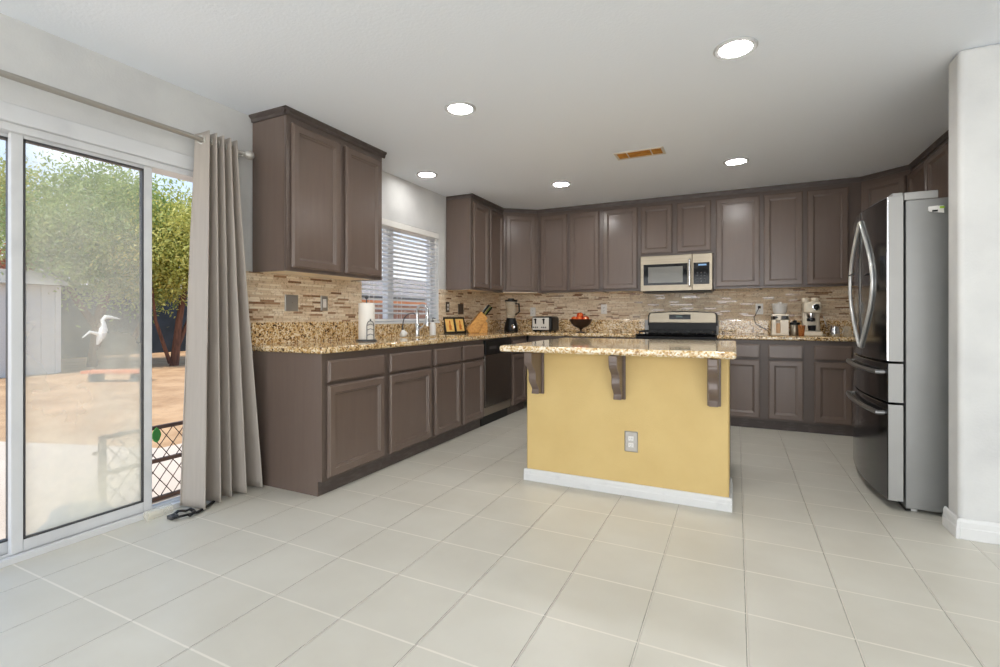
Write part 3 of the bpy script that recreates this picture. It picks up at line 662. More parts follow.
# knife block
kb = thing('knife_block', (-2.72, 5.0, CZ1), 'slanted pale wood knife block on the granite, left of the blender', 'knife block')
U = Vector((.78, .62, 0)).normalized(); Nn = Vector((U.y, -U.x, 0))
O = Vector((-2.80, 4.93, CZ1))-Nn*-.0
prof = [(0, 0), (.1, 0), (.215, .175), (.135, .25), (-.03, .04)]
B().prism(prof, O, U, Z, Nn, .1).build('block', 'wood', kb, bevel=.004)
B().prism([(.104, 0), (.215, 0), (.215, .11), (.194, .137)], O+Nn*.012, U, Z, Nn, .076).build('foot_wedge', 'wood', kb, bevel=.003)
ax = (U*.62+Vector((0, 0, .78))).normalized()
for i in range(3):
    for j in range(2):
        st = O+U*(.158+.03*j)+Vector((0, 0, .226-.028*j))+Nn*(.02+.03*i)
        B().tube([st-ax*.004, st+ax*.035, st+ax*.1, st+ax*.125], [.008, .011, .012, .009], 8).build('knife_handle', ('whiteplastic' if (i, j) == (0, 0) else 'lime' if (i, j) == (1, 1) else 'black'), kb, smooth=True)

# blender
bd = thing('blender', (-2.535, 5.55, CZ1), 'black countertop blender with clear jar in the corner', 'blender'); p0 = (-2.535, 5.55, CZ1)
B().lathe([(0, 0), (.085, 0), (.09, .01), (.088, .05), (.075, .11), (.06, .155), (.06, .17), (0, .17)], p0).build('motor_base', 'black', bd, smooth=True)
B().lathe([(.028, 0), (.03, .004), (.022, .008), (0, .008)], (p0[0]+.052, p0[1]-.066, CZ1+.06), axis='-y').build('dial', 'chrome', bd, smooth=True)
B().lathe([(.05, .172), (.056, .18), (.074, .36), (.078, .375), (.074, .375), (.07, .36), (.052, .185), (0, .183)], p0).build('jar', 'clear', bd, smooth=True)
B().lathe([(0, .376), (.08, .376), (.082, .38), (.08, .398), (.04, .4), (.038, .415), (0, .415)], p0).build('jar_lid', 'black', bd, smooth=True)
B().tube([(p0[0]+.066, p0[1]-.02, CZ1+.35), (p0[0]+.12, p0[1]-.03, CZ1+.345), (p0[0]+.125, p0[1]-.03, CZ1+.25), (p0[0]+.07, p0[1]-.02, CZ1+.21)], .01, 8).build('handle', 'black', bd, smooth=True)

# toaster
to = thing('toaster', (-2.12, 5.62, CZ1), 'four-slot chrome and black toaster on the back counter', 'toaster')
x0, x1, y0, y1 = -2.25, -1.98, 5.50, 5.78
B().box(x0, x1, y0+.012, y1, CZ1+.012, CZ1+.19).build('housing', 'black', to, bevel=.03, seg=4, smooth=True)
B().rings((x0+.02, y0+.012, CZ1+.028), (1, 0, 0), Z, (0, -1, 0), x1-x0-.06, .148, [(0, 0), (0, .006), (.005, .01)]).build('front_plate', 'toastplate', to)
for xx in (x0+.062, x1-.102):
    B().box(xx-.008, xx+.008, y0-.004, y0+.003, CZ1+.1, CZ1+.165).build('lever_slot', 'black', to)
    B().box(xx-.016, xx+.016, y0-.018, y0-.003, CZ1+.145, CZ1+.158).build('lever', 'black', to, bevel=.003)
    for k in (-1, 0, 1):
        B().lathe([(.008, 0), (.008, .008), (.005, .01), (0, .01)], (xx+k*.024, y0+.003, CZ1+.06), axis='-y', seg=12).build('button', 'black', to)
for xx in (x0+.075, x0+.185): B().box(xx-.014, xx+.014, y0+.05, y1-.05, CZ1+.189, CZ1+.1915).build('bread_slot', 'graphite', to)
for xx in (x0+.03, x1-.05):
    for yy in (y0+.05, y1-.06): B().box(xx, xx+.02, yy, yy+.02, CZ1, CZ1+.014).build('foot', 'black', to)

# fruit bowl and apples
bc = (-1.67, 5.66, CZ1)
fb = thing('fruit_bowl', bc, 'dark bronze footed fruit bowl left of the stove', 'bowl')
B().lathe([(0, .05), (.04, .054), (.085, .075), (.118, .11), (.134, .15), (.137, .158), (.129, .157), (.112, .115), (.082, .084), (.04, .064), (0, .06)], bc, seg=32).build('bowl_dish', 'bowl', fb, smooth=True)
B().lathe([(0, 0), (.055, 0), (.055, .006), (.012, .012), (.01, .03), (.03, .051), (0, .051)], bc, seg=24).build('foot', 'bowl', fb, smooth=True)
spots = [(-.068, -.03, .155, 'leftmost front'), (.0, -.068, .153, 'front middle'), (.068, -.03, .155, 'rightmost front'), (-.04, .045, .158, 'back left'), (.045, .045, .158, 'back right'), (-.01, -.002, .2, 'topmost')]
for i, (dx, dy, dz, w) in enumerate(spots):
    r = .041; c = (bc[0]+dx, bc[1]+dy, CZ1+dz)
    a = tag(B().lathe([(0, -r*.78), (r*.45, -r*.86), (r*.85, -r*.5), (r, 0), (r*.9, r*.5), (r*.5, r*.84), (r*.2, r*.78), (0, r*.62)], c, seg=16).build('apple', 'apple', origin=c, smooth=True),
            {'topmost': 'red apple on top of the others in the fruit bowl'}.get(w, 'red apple in the fruit bowl, the %s one' % w), 'apple', 'apples in the fruit bowl')
    B().tube([(c[0], c[1], c[2]+r*.6), (c[0]+.004, c[1], c[2]+r*1.05)], .002, 6).build('stem', 'stem', a)

# coffee corner
g0 = (.395, 5.70, CZ1)
gr = thing('coffee_grinder', g0, 'cream coffee grinder with clear hopper, left of the espresso machine', 'coffee grinder')
B().box(g0[0]-.075, g0[0]-.035, g0[1]-.08, g0[1]+.08, CZ1+.008, CZ1+.2).box(g0[0]+.0, g0[0]+.075, g0[1]-.08, g0[1]+.08, CZ1+.008, CZ1+.2).box(g0[0]-.075, g0[0]+.075, g0[1]+.0, g0[1]+.08, CZ1+.008, CZ1+.2).box(g0[0]-.075, g0[0]+.075, g0[1]-.08, g0[1]+.08, CZ1+.15, CZ1+.215).box(g0[0]-.078, g0[0]+.078, g0[1]-.085, g0[1]+.08, CZ1, CZ1+.02).build('housing', 'cream', gr, bevel=.006, smooth=True)
B().lathe([(.05, .215), (.062, .235), (.07, .31), (.066, .31), (.058, .235), (.046, .218)], g0).build('hopper', 'frost', gr, smooth=True)
B().lathe([(0, .311), (.072, .311), (.072, .32), (.02, .325), (.018, .335), (0, .335)], g0).build('hopper_lid', 'frost', gr, smooth=True)
B().lathe([(.012, 0), (.012, .01), (0, .012)], (g0[0]-.035, g0[1]-.08, CZ1+.18), axis='-y', seg=12).build('dial', 'graphite', gr)
B().box(g0[0]+.015, g0[0]+.05, g0[1]-.0815, g0[1]-.08, CZ1+.165, CZ1+.195).build('control_window', 'graphite', gr)
B().box(g0[0]-.034, g0[0]-.001, g0[1]-.07, g0[1]-.002, CZ1+.0205, CZ1+.12).build('grounds_bin', 'binwood', gr, bevel=.004)
c0 = (.52, 5.64, CZ1)
cu = thing('metal_canister', c0, 'steel canister with black lid between grinder and espresso machine', 'canister')
B().lathe([(0, 0), (.036, 0), (.038, .005), (.042, .105), (.04, .108), (0, .108)], c0).build('canister_body', 'steel', cu, smooth=True)
B().lathe([(0, .109), (.044, .109), (.044, .128), (.018, .134), (.018, .15), (0, .152)], c0).build('canister_lid', 'black', cu, smooth=True)
c1 = (.568, 5.55, CZ1)
tag(B().lathe([(0, 0), (.022, 0), (.024, .004), (.032, .1), (.034, .104), (.03, .104), (.022, .008), (0, .006)], c1).build('copper_cup', 'copper', origin=c1, smooth=True), 'tall copper cup in front of the steel canister', 'cup')
e0 = (.665, 5.68, CZ1)
es = thing('espresso_machine', e0, 'cream retro espresso machine with round gauge on the back counter', 'espresso machine')
ex, ey = e0[0], e0[1]
B().box(ex-.072, ex+.072, ey-.02, ey+.12, CZ1+.03, CZ1+.3).box(ex-.072, ex+.072, ey-.11, ey+.12, CZ1+.22, CZ1+.335).build('housing', 'cream', es, bevel=.025, seg=4, smooth=True)
B().box(ex-.08, ex+.08, ey-.14, ey+.12, CZ1+.0, CZ1+.045).build('drip_base', 'cream', es, bevel=.01, seg=3, smooth=True)
B().box(ex-.062, ex+.062, ey-.13, ey-.03, CZ1+.0452, CZ1+.05).build('drip_grille', 'steel', es)
B().lathe([(.032, 0), (.032, .012), (.026, .014), (0, .014)], (ex+.025, ey-.11, CZ1+.28), axis='-y').build('gauge_rim', 'chrome', es, smooth=True)
B().lathe([(.024, .0145), (0, .0145)], (ex+.025, ey-.11, CZ1+.28), axis='-y').lathe([(.0, .015), (.004, .0148)], (ex+.025, ey-.11, CZ1+.28), axis='-y').build('gauge_face', 'whiteplastic', es)
B().lathe([(.03, 0), (.034, .03), (.034, .05)], (ex-.01, ey-.06, CZ1+.172)).build('group_head', 'chrome', es, smooth=True)
B().lathe([(.0, 0), (.03, 0), (.036, .006), (.036, .03), (0, .03)], (ex-.01, ey-.06, CZ1+.142)).tube([(ex-.01, ey-.09, CZ1+.158), (ex-.02, ey-.21, CZ1+.15)], [.008, .011], 10).build('portafilter', 'black', es, smooth=True)
B().tube([(ex+.074, ey-.05, CZ1+.2), (ex+.092, ey-.07, CZ1+.19), (ex+.112, ey-.1, CZ1+.09)], .005, 8).build('steam_wand', 'chrome', es, smooth=True)
B().lathe([(0, .335), (.03, .335), (.032, .37), (.03, .375), (0, .372)], (ex-.045, ey+.03, CZ1)).lathe([(0, .335), (.03, .335), (.032, .37), (.03, .375), (0, .372)], (ex+.035, ey+.04, CZ1)).build('cup_rail_knobs', 'cream', es, smooth=True)
B().lathe([(0, 0), (.03, 0), (.036, .05), (.036, .052), (0, .052)], (ex-.005, ey-.075, CZ1+.0505)).build('cup_on_grille', 'black', es, smooth=True)
m0 = (.845, 5.60, CZ1)
mg = thing('milk_pitcher', m0, 'steel milk pitcher right of the espresso machine', 'pitcher')
B().lathe([(0, 0), (.04, 0), (.043, .008), (.04, .06), (.034, .09), (.037, .1), (.033, .098), (.036, .06), (0, .01)], m0).build('pitcher_body', 'chrome', mg, smooth=True)
B().tube([(m0[0]+.035, m0[1], CZ1+.085), (m0[0]+.068, m0[1], CZ1+.08), (m0[0]+.064, m0[1], CZ1+.035), (m0[0]+.04, m0[1], CZ1+.025)], .004, 8).build('handle', 'chrome', mg, smooth=True)
k0 = (.955, 5.66, CZ1)
tag(B().lathe([(0, 0), (.034, 0), (.036, .06), (.03, .085), (.033, .1), (.03, .1), (.032, .06), (.03, .006), (0, .005)], k0).build('glass_jar', 'clear', origin=k0, smooth=True), 'small clear glass jar on the counter beside the refrigerator', 'jar')

# ------------------------------------------------------------------ stove and microwave
RX0, RX1, RY = -.978, -.186, 5.36
st = thing('gas_range', ((RX0+RX1)/2, 5.66, 0), 'stainless and black gas stove with curved control backguard', 'stove')
B().box(RX0, RX1, RY+.03, YB-.03, .06, .893).build('body', 'graphite', st)
for xx in (RX0+.05, RX1-.09):
    for yy in (RY+.08, YB-.12): B().box(xx, xx+.04, yy, yy+.04, 0, .06).build('foot', 'black', st)
B().box(RX0, RX1, RY, YB-.14, .893, .918).build('cooktop', 'blackgloss', st, bevel=.006)
b = B().rings((RX0+.01, RY+.03, .25), (1, 0, 0), Z, (0, -1, 0), RX1-RX0-.02, .5, [(0, 0), (0, .025), (.008, .03), (.09, .03), (.092, .026)]); od = b.build('oven_door', 'steel', st)
B().box(RX0+.11, RX1-.11, RY-.0005, RY+.003, .36, .64).build('door_glass', 'blackgloss', od)
B().tube([(RX0+.06, RY+.0, .71), (RX0+.06, RY-.045, .715), (RX1-.06, RY-.045, .715), (RX1-.06, RY+.0, .71)], .011, 10).build('door_handle', 'chrome', od, smooth=True)
B().rings((RX0+.01, RY+.03, .07), (1, 0, 0), Z, (0, -1, 0), RX1-RX0-.02, .165, [(0, 0), (0, .022), (.006, .027)]).build('storage_drawer', 'steel', st)
B().box(RX0+.005, RX1-.005, RY+.006, RY+.03, .765, .89).build('control_panel', 'black', st)
for k in range(5): B().lathe([(.022, 0), (.022, .006), (.017, .01), (.015, .03), (0, .032)], (RX0+.12+k*(RX1-RX0-.24)/4, RY+.006, .83), axis='-y', seg=16).build('knob', 'black', st, smooth=True)
gxs = [RX0+.03, RX0+.275, RX0+.515, RX1-.03]
for a, c in zip(gxs, gxs[1:]):
    b = B(); ya, yb = RY+.05, YB-.2
    for xx in (a+.006, c-.006): b.box(xx-.006, xx+.006, ya, yb, .935, .95)
    for yy in (ya, (ya+yb)/2, yb): b.box(a, c, yy-.006, yy+.006, .935, .95)
    b.box((a+c)/2-.005, (a+c)/2+.005, ya, yb, .935, .95)
    for xx in (a+.006, c-.006):
        for yy in (ya, yb): b.box(xx-.006, xx+.006, yy-.006, yy+.006, .918, .936)
    b.build('grate', 'castiron', st)
    for yy in (ya+.09, yb-.09): B().lathe([(0, 0), (.04, 0), (.045, .006), (.03, .014), (0, .015)], ((a+c)/2, yy, .918), seg=20).build('burner', 'castiron', st, smooth=True)
# backguard: black riser, curved stainless console
gx0, gx1 = RX0+.055, RX1-.015
B().prism([(0, 0), (gx1-gx0, 0), (gx1-gx0, .11), (0, .11)], (gx0, YB-.06, .918), (1, 0, 0), Z, (0, -1, 0), .05).box(gx0-.02, gx1+.01, YB-.14, YB-.03, .89, .918).build('backguard_riser', 'black', st)
def gcurve(k, w, h): return [(0, 0), (w, 0), (w+.0, h*.7), (w-.015, h*.86)]+[(w-.03-(w-.06)*i/10, h*(.9+.1*math.sin(PI*i/10))) for i in range(11)]+[(.015, h*.86), (0, h*.7)]
B().prism(gcurve(0, gx1-gx0+.024, .165), (gx0-.012, YB-.035, 1.0), (1, 0, 0), Z, (0, -1, 0), .055).build('backguard_rim', 'black', st)
cons = B().prism(gcurve(0, gx1-gx0-.004, .125), (gx0+.002, YB-.075, 1.03), (1, 0, 0), Vector((0, .06, 1)).normalized(), Vector((0, -1, .06)).normalized(), .03).build('backguard_console', 'steel', st, bevel=.004)
mxx = (gx0+gx1)/2-.02
B().prism([(-.115, .045), (.115, .045), (.115, .1), (-.115, .1)], (mxx, YB-.1056, 1.026), (1, 0, 0), Vector((0, .06, 1)).normalized(), Vector((0, -1, .06)).normalized(), .004).build('display_window', 'blackgloss', cons)
B().prism([(-.04, .068), (.03, .068), (.03, .088), (-.04, .088)], (mxx, YB-.1097, 1.026), (1, 0, 0), Vector((0, .06, 1)).normalized(), Vector((0, -1, .06)).normalized(), .001).build('clock_digits', 'lcd2', cons)

MX0, MX1, MY, MZ0, MZ1 = -.966, -.226, 5.585, 1.372, 1.772
mw = thing('microwave', ((MX0+MX1)/2, 5.79, MZ0), 'stainless over-range microwave mounted under the short wall cabinet', 'microwave')
B().box(MX0, MX1, MY+.025, YB-.009, MZ0+.012, MZ1).build('housing', 'graphite', mw, bevel=.003)
B().box(MX0+.02, MX1-.02, MY+.04, YB-.03, MZ0, MZ0+.012).build('underside_vent', 'black', mw)
sx = MX1-.2
b = B().rings((MX0, MY+.024, MZ0+.01), (1, 0, 0), Z, (0, -1, 0), sx-MX0-.002, MZ1-MZ0-.01, [(0, 0), (0, .02), (.004, .024), (.03, .024)]); md = b.build('door', 'steel', mw)
B().box(MX0+.035, sx-.045, MY-.001, MY+.002, MZ0+.075, MZ1-.095).build('door_window', 'blackgloss', md)
B().box(MX0+.085, sx-.095, MY-.0022, MY-.001, MZ0+.1, MZ1-.125).build('mesh_screen', mat('grey_door_screen', lin(110, 108, 100), .15), md)
B().tube([(sx-.025, MY+.0, MZ0+.055), (sx-.025, MY-.035, MZ0+.065), (sx-.025, MY-.035, MZ1-.065), (sx-.025, MY+.0, MZ1-.055)], .011, 10).build('handle', 'chrome', md, smooth=True)
cp = B().rings((sx, MY+.024, MZ0+.01), (1, 0, 0), Z, (0, -1, 0), MX1-sx, MZ1-MZ0-.01, [(0, 0), (0, .02), (.004, .024), (.03, .024)]).build('control_panel', 'steel', mw)
B().box(sx+.012, MX1-.03, MY-.001, MY+.002, MZ0+.075, MZ1-.095).build('keypad', 'blackgloss', cp)
B().box(sx+.06, MX1-.06, MY-.002, MY-.001, MZ1-.128, MZ1-.112).build('clock_display', 'lcd', cp)
b = B()
for i in range(3):
    for j in range(4): b.box(sx+.045+i*.035, sx+.06+i*.035, MY-.0016, MY-.001, MZ0+.1+j*.03, MZ0+.11+j*.03)
b.build('keypad_buttons', 'graphite', cp)

# dishwasher
dw = thing('dishwasher', (-2.58, 4.63, 0), 'dark stainless dishwasher with black control strip, left run', 'dishwasher')
B().box(XL+.03, LX-.005, 4.312, 4.944, .1, .868).build('tub', 'graphite', dw)
B().box(LX-.005, LX+.018, 4.314, 4.942, .19, .715).build('door', mat('dark_brushed_steel', lin(120, 112, 104), .27, .9, vary=(lin(108, 100, 93), (60, 60, 2), .35, .65)), dw, bevel=.004)
cs = B().box(LX-.005, LX+.022, 4.314, 4.942, .72, .862).build('control_strip', 'black', dw, bevel=.006)
B().box(LX+.0215, LX+.0225, 4.40, 4.56, .77, .80).build('button_row', 'graphite', cs)
B().box(LX-.02, LX+.008, 4.316, 4.94, .105, .185).build('lower_panel', mat('bare_dishwasher_panel', lin(150, 138, 124), .35, .7), dw, bevel=.003)
B().box(LX-.06, LX-.03, 4.316, 4.94, .0, .1).build('toe_grille', 'black', dw)

# ------------------------------------------------------------------ island
IX0, IX1, IY, IY1 = -1.278, -.038, 3.05, 4.12
isl = thing('kitchen_island', ((IX0+IX1)/2, 3.55, 0), 'yellow painted kitchen island with white baseboard and taupe corbels', 'kitchen island')
B().box(IX0, IX1, IY, 3.45, 0, .872).build('painted_wall', 'yellow', isl, bevel=.012, seg=3, smooth=True)
B().box(IX0+.002, IX1-.002, 3.451, IY1-.02, .0, .872).build('cabinet_body', 'cab', isl)
for a, c in ((IX0+.03, -.87), (-.85, -.45), (-.43, IX1-.03)): B().rings((c, IY1-.02, .11), (-1, 0, 0), Z, (0, 1, 0), c-a, .72, DOOR).build('door', 'cab', isl)
bq = [(p_[0], p_[1]*.76) for p_ in bp]
b = B(); b.prism(bq, (IX0-.016, IY, 0), (0, -1, 0), Z, (1, 0, 0), IX1-IX0+.032); b.prism(bq, (IX1, IY-.0, 0), (1, 0, 0), Z, (0, 1, 0), .4); b.prism(bq, (IX0, IY-.0, 0), (-1, 0, 0), Z, (0, 1, 0), .4)
b.build('baseboard', 'trimw', isl, bevel=.002)
cpr = [(0, 0), (0, .275), (.185, .275), (.185, .24)]
for k in range(1, 25):
    q = k/24; cpr.append((.185-.121*(q**.9)+.017*math.sin(2*PI*(1.75*q-.02))*(1-.35*q), .24-.21*q))
cpr += [(.064, 0)]
for x in (-1.185, -.65, -.115):
    b = B()
    b.prism(cpr, (x-.025, IY-.02, .597), (0, -1, 0), Z, (1, 0, 0), .05)
    c = b.build('corbel', 'cab', isl, bevel=.004)
    B().box(x-.036, x+.036, IY-.02, IY-.0005, .59, .872).build('mounting_plate', 'cab', c, bevel=.004)
it = tag(B().cells([-1.39, .0], [2.85, 4.2], lambda i, j: True, CZ0, CZ1).build('island_countertop', 'granite2', origin=(-.7, 3.5, CZ0), bevel=.016, seg=5, smooth=True), 'polished speckled granite countertop on the yellow island', 'countertop')

# ------------------------------------------------------------------ wall plates
def plate(O, U, N_, w, h, m, label, kind, cat='outlet', toggle='whiteplastic'):
    O, U, N_ = Vector(O), Vector(U), Vector(N_); V = Vector(Z)
    t = thing({'outlet': 'wall_outlet', 'switch': 'light_switch', 'blank': 'wall_plate'}[kind], O, label, cat)
    pl = B().rings(O-U*w/2-V*h/2, U, V, N_, w, h, [(0, 0), (0, .002), (.006, .006)]).build('cover_plate', m, t)
    if kind == 'outlet':
        for dz in (-.02, .02):
            rc = B().rings(O-U*.016+V*(dz-.014)+N_*.006, U, V, N_, .032, .028, [(0, 0), (.001, .0025), (.004, .003)]).build('socket', toggle, t)
            b = B()
            for du in (-.006, .006): b.rings(O+U*(du-.0012)+V*(dz-.003)+N_*.009, U, V, N_, .0024, .009, [(0, 0), (0, .0004)])
            b.rings(O-U*.002+V*(dz-.011)+N_*.009, U, V, N_, .004, .004, [(0, 0), (0, .0004)])
            b.build('slots', 'black', rc)
    elif kind == 'switch':
        k = 2 if w > .1 else 1
        for i in range(k):
            c = O+U*((i-(k-1)/2)*.046)
            B().rings(c-U*.0165-V*.033+N_*.006, U, V, N_, .033, .066, [(0, 0), (.001, .003), (.004, .004)]).build('rocker', toggle, t)
    else:
        B().lathe([(.004, 0), (.004, .002), (0, .0025)], O+N_*.006, axis='x', seg=10).build('screw', 'chrome', t)
    return t
X_ = (1, 0, 0); Y_ = (0, 1, 0)
plate((XL+.0085, 2.515, 1.2), Y_, X_, .118, .118, 'plate', 'wide nickel blank wall plate on the mosaic, nearest the curtain', 'blank', 'wall plate')
plate((XL+.0085, 2.825, 1.205), Y_, X_, .072, .116, 'plate', 'nickel plate with pale rocker switch, left of the window', 'switch', 'light switch')
plate((XL+.0085, 4.63, 1.208), Y_, X_, .072, .116, 'darkplate', 'bronze plate with white outlet just right of the window', 'outlet')
plate((XL+.0085, 4.92, 1.19), Y_, X_, .118, .118, 'darkplate', 'wide bronze switch plate above the knife block', 'switch', 'light switch', 'darkplate')
plate((-2.42, YB-.0085, 1.165), X_, (0, -1, 0), .074, .118, 'whiteplastic', 'wall outlet on the back mosaic between blender and toaster', 'outlet')
plate((-1.475, YB-.0085, 1.195), X_, (0, -1, 0), .074, .118, 'whiteplastic', 'wall outlet on the back mosaic above the fruit bowl', 'outlet')
plate((.222, YB-.0085, 1.185), X_, (0, -1, 0), .074, .118, 'whiteplastic', 'white wall outlet with a black plug, left of the coffee grinder', 'outlet')
plate((-.582, IY-.0005, .334), X_, (0, -1, 0), .08, .126, 'plate', 'duplex outlet in the yellow side of the island', 'outlet')
cd = thing('power_cord', (.222, YB-.03, 1.185), 'thin black power cord drooping from outlet to coffee grinder', 'cord')
B().box(.208, .236, YB-.045, YB-.0187, 1.19, 1.218).build('plug', 'black', cd, bevel=.004)
B().tube([(.222, YB-.045, 1.2), (.205, YB-.06, 1.17), (.17, YB-.06, 1.09), (.19, YB-.06, 1.02), (.24, YB-.07, .99), (.29, YB-.1, .96), (.31, YB-.15, .925), (.325, YB-.22, .919)], .0035, 8).build('cable', 'black', cd, smooth=True)

# ------------------------------------------------------------------ refrigerator (faces the left wall)
FY0, FY1 = 3.47, 4.385
fr = thing('refrigerator', (1.2, (FY0+FY1)/2, 0), 'black stainless French-door refrigerator standing against the partition', 'refrigerator')
B().box(.858, 1.68, FY0, FY1, .022, 1.755).build('case', 'fsteel', fr, bevel=.004)
def front(y0, y1, z0, z1, name, n=14, bow=.038):
    """door leaf with a bowed outer face; thickness grows towards the middle of the fridge"""
    b = B(); ym, hw = (FY0+FY1)/2, (FY1-FY0)/2
    out = []
    for i in range(n+1):
        y = y0+(y1-y0)*i/n; k = (y-ym)/hw
        out.append((.776-bow*(1-k*k), y))
    pts = out+[(.848, y1), (.848, y0)]
    b.prism(pts, (0, 0, z0), (1, 0, 0), (0, 1, 0), Z, z1-z0)
    return b.build(name, 'bsteel', fr, bevel=.005, smooth=True)
def fx(y, bow=.038): k = (y-(FY0+FY1)/2)/((FY1-FY0)/2); return .776-bow*(1-k*k)
ym = (FY0+FY1)/2
dn = front(FY0, ym-.003, .845, 1.785, 'door'); df = front(ym+.003, FY1, .845, 1.785, 'door')
d1 = front(FY0, FY1, .612, .835, 'drawer'); d2 = front(FY0, FY1, .055, .602, 'drawer')
for par, z0, z1 in ((dn, .847, 1.783), (d1, .614, .833), (d2, .057, .6)):
    B().box(.779, .846, FY0-.0025, FY0-.0002, z0, z1).build('edge_panel', 'fedge', par)
B().box(.772, .7785, FY0-.004, FY0+.004, .85, 1.78).build('edge_strip', 'chrome', dn)
for par, sgn in ((dn, -1), (df, 1)):
    pts = []
    for i in range(17):
        q = i/16; y = ym+sgn*(.012+(.25 if sgn < 0 else .19)*math.sin(PI*q)); pts.append((fx(y)-.006-(.0 if sgn < 0 else .026)*math.sin(PI*q), y, .905+.815*q))
    b = B().tube(pts, [.0115]*17, 10)
    for q in (0, -1): b.tube([pts[q], (fx(pts[q][1])-.001, pts[q][1], pts[q][2])], .0105, 8)
    b.build('handle', 'handle', par, smooth=True)
def dhandle(par, z):
    pts = [(fx(FY0+.05)-.0, FY0+.05, z)]
    for i in range(13):
        y = FY0+.045+(FY1-FY0-.09)*i/12; pts.append((fx(y)-.03, y, z))
    pts.append((fx(FY1-.05), FY1-.05, z))
    B().tube(pts,   .016, 10, flat=.8).build('handle', 'darkhandle', par, smooth=True)
dhandle(d1, .78); dhandle(d2, .545)
B().box(.80, .85, FY0+.02, FY0+.12, 1.786, 1.806).box(.80, .85, FY1-.12, FY1-.02, 1.786, 1.806).build('hinge', 'fedge', fr, bevel=.004)
B().box(.851, 1.0, FY0-.001, FY0+.1, 1.756, 1.80).build('hinge_cover', 'fedge', fr, bevel=.004)
for y in (FY0+.06, FY1-.06):
    for x in (.9, 1.6): B().lathe([(.025, 0), (.025, .014), (.018, .022)], (x, y, 0), seg=12).build('levelling_foot', 'whiteplastic', fr)
B().box(.86, .885, FY0+.02, FY1-.02, .004, .0215).build('toe_grille', 'black', fr)
B().box(fx(ym+.1)-.058, fx(ym+.1)-.05, ym-.1, ym+.1, 1.375, 1.383).build('handle_strap', 'graphite', df)
gs = tag(B().box(.955, 1.02, FY0-.012, FY0-.0004, 1.685, 1.71).build('chip_clip', 'whiteplastic', origin=(.985, FY0-.006, 1.71), bevel=.003), 'small white clip magnet with yellow and black bits on the refrigerator side', 'magnet')
B().prism([(0, 0), (.062, -.012), (.06, .012), (.035, .03), (.005, .028)], (.957, FY0-.013, 1.68), X_, Z, (0, -1, 0), .006).build('clip_figure', 'whiteplastic', gs)
B().box(1.0, 1.02, FY0-.0205, FY0-.0192, 1.693, 1.705).build('yellow_patch', 'lime', gs); B().box(.968, .992, FY0-.0205, FY0-.0192, 1.677, 1.687).build('black_patch', 'black', gs)

# ------------------------------------------------------------------ curtain and rod
RX, RZ = -2.815, 2.137
rod = thing('curtain_rod', (RX, .8, RZ), 'dark metal curtain rod above the sliding door with ball finial', 'curtain rod')
B().tube([(RX, -.6, RZ), (RX, 1.83, RZ)], .0145, 14).build('outer_tube', 'rod', rod, smooth=True)
B().tube([(RX, 1.831, RZ), (RX, 2.10, RZ)], .0115, 14).build('inner_tube', 'rod2', rod, smooth=True)
B().lathe([(0, -.02), (.014, -.02), (.016, -.01), (.012, 0), (.018, .006), (.026, .018), (.03, .034), (.026, .05), (.014, .06), (0, .063)], (RX, 2.085, RZ), axis='y').build('finial', 'rod2', rod, smooth=True)
B().box(XL+.001, XL+.008, 2.055, 2.085, RZ-.035, RZ+.035).tube([(XL+.006, 2.07, RZ-.018), (RX, 2.07, RZ-.018)], .006, 8).build('bracket', 'rod2', rod)
B().box(XL+.001, XL+.008, -.3, -.27, RZ-.035, RZ+.035).tube([(XL+.006, -.285, RZ-.018), (RX, -.285, RZ-.018)], .006, 8).build('bracket', 'rod2', rod)
cu = thing('curtain', (RX, 1.95, RZ), 'floor-length taupe grey grommet curtain drawn aside beside the sliding door', 'curtain')
b = B(); NS, NZ = 150, 46; zt, zb = 2.18, .012; NF = 4.5
grid = []
for j in range(NZ+1):
    t_ = j/NZ; z = zt+(zb-zt)*t_; row = []
    yt0, yt1 = 1.80, 2.0; yb0, yb1 = 1.715, 2.13
    e = t_**1.15
    for i in range(NS+1):
        s_ = i/NS
        ph = -PI/2 + 2*PI*NF*s_ + .5*math.sin(3.1*s_*PI+1)*e + .35*math.sin(s_*11)*e
        amp = (.05+.05*e)*(1+.25*math.sin(s_*7+1)*e)
        xx = RX+amp*math.sin(ph)+.01*e+.012*math.sin(ph*2+1.3)*e
        yy = (yt0+(yb0-yt0)*e)*(1-s_)+(yt1+(yb1-yt1)*e)*s_ + .012*math.cos(ph)*(.4+e)
        row.append(b.bm.verts.new((max(xx, XL+.02), yy, z+(.006*math.sin(ph*1.0) if j == 0 else 0))))
    grid.append(row)
for j in range(NZ):
    for i in range(NS): b.bm.faces.new((grid[j][i], grid[j][i+1], grid[j+1][i+1], grid[j+1][i]))
cl = b.build('fabric', 'curtain', cu, smooth=True)
for p in cl.data.polygons: p.use_smooth = True
so = cl.modifiers.new('solidify', 'SOLIDIFY'); so.thickness = .003
for k in range(int(NF*2)):
    s_ = (k+.5)/(NF*2); y = 1.80+(2.0-1.80)*s_+.005*math.cos(PI*k)
    ring = [(RX+.024*math.cos(a*PI/10), y+(.018*math.cos(a*PI/10) if k % 2 == 0 else -.018*math.cos(a*PI/10)), RZ+.024*math.sin(a*PI/10)) for a in range(20)]
    B().tube(ring, .005, 8, closed=True).build('grommet', 'rod2', cu, smooth=True)

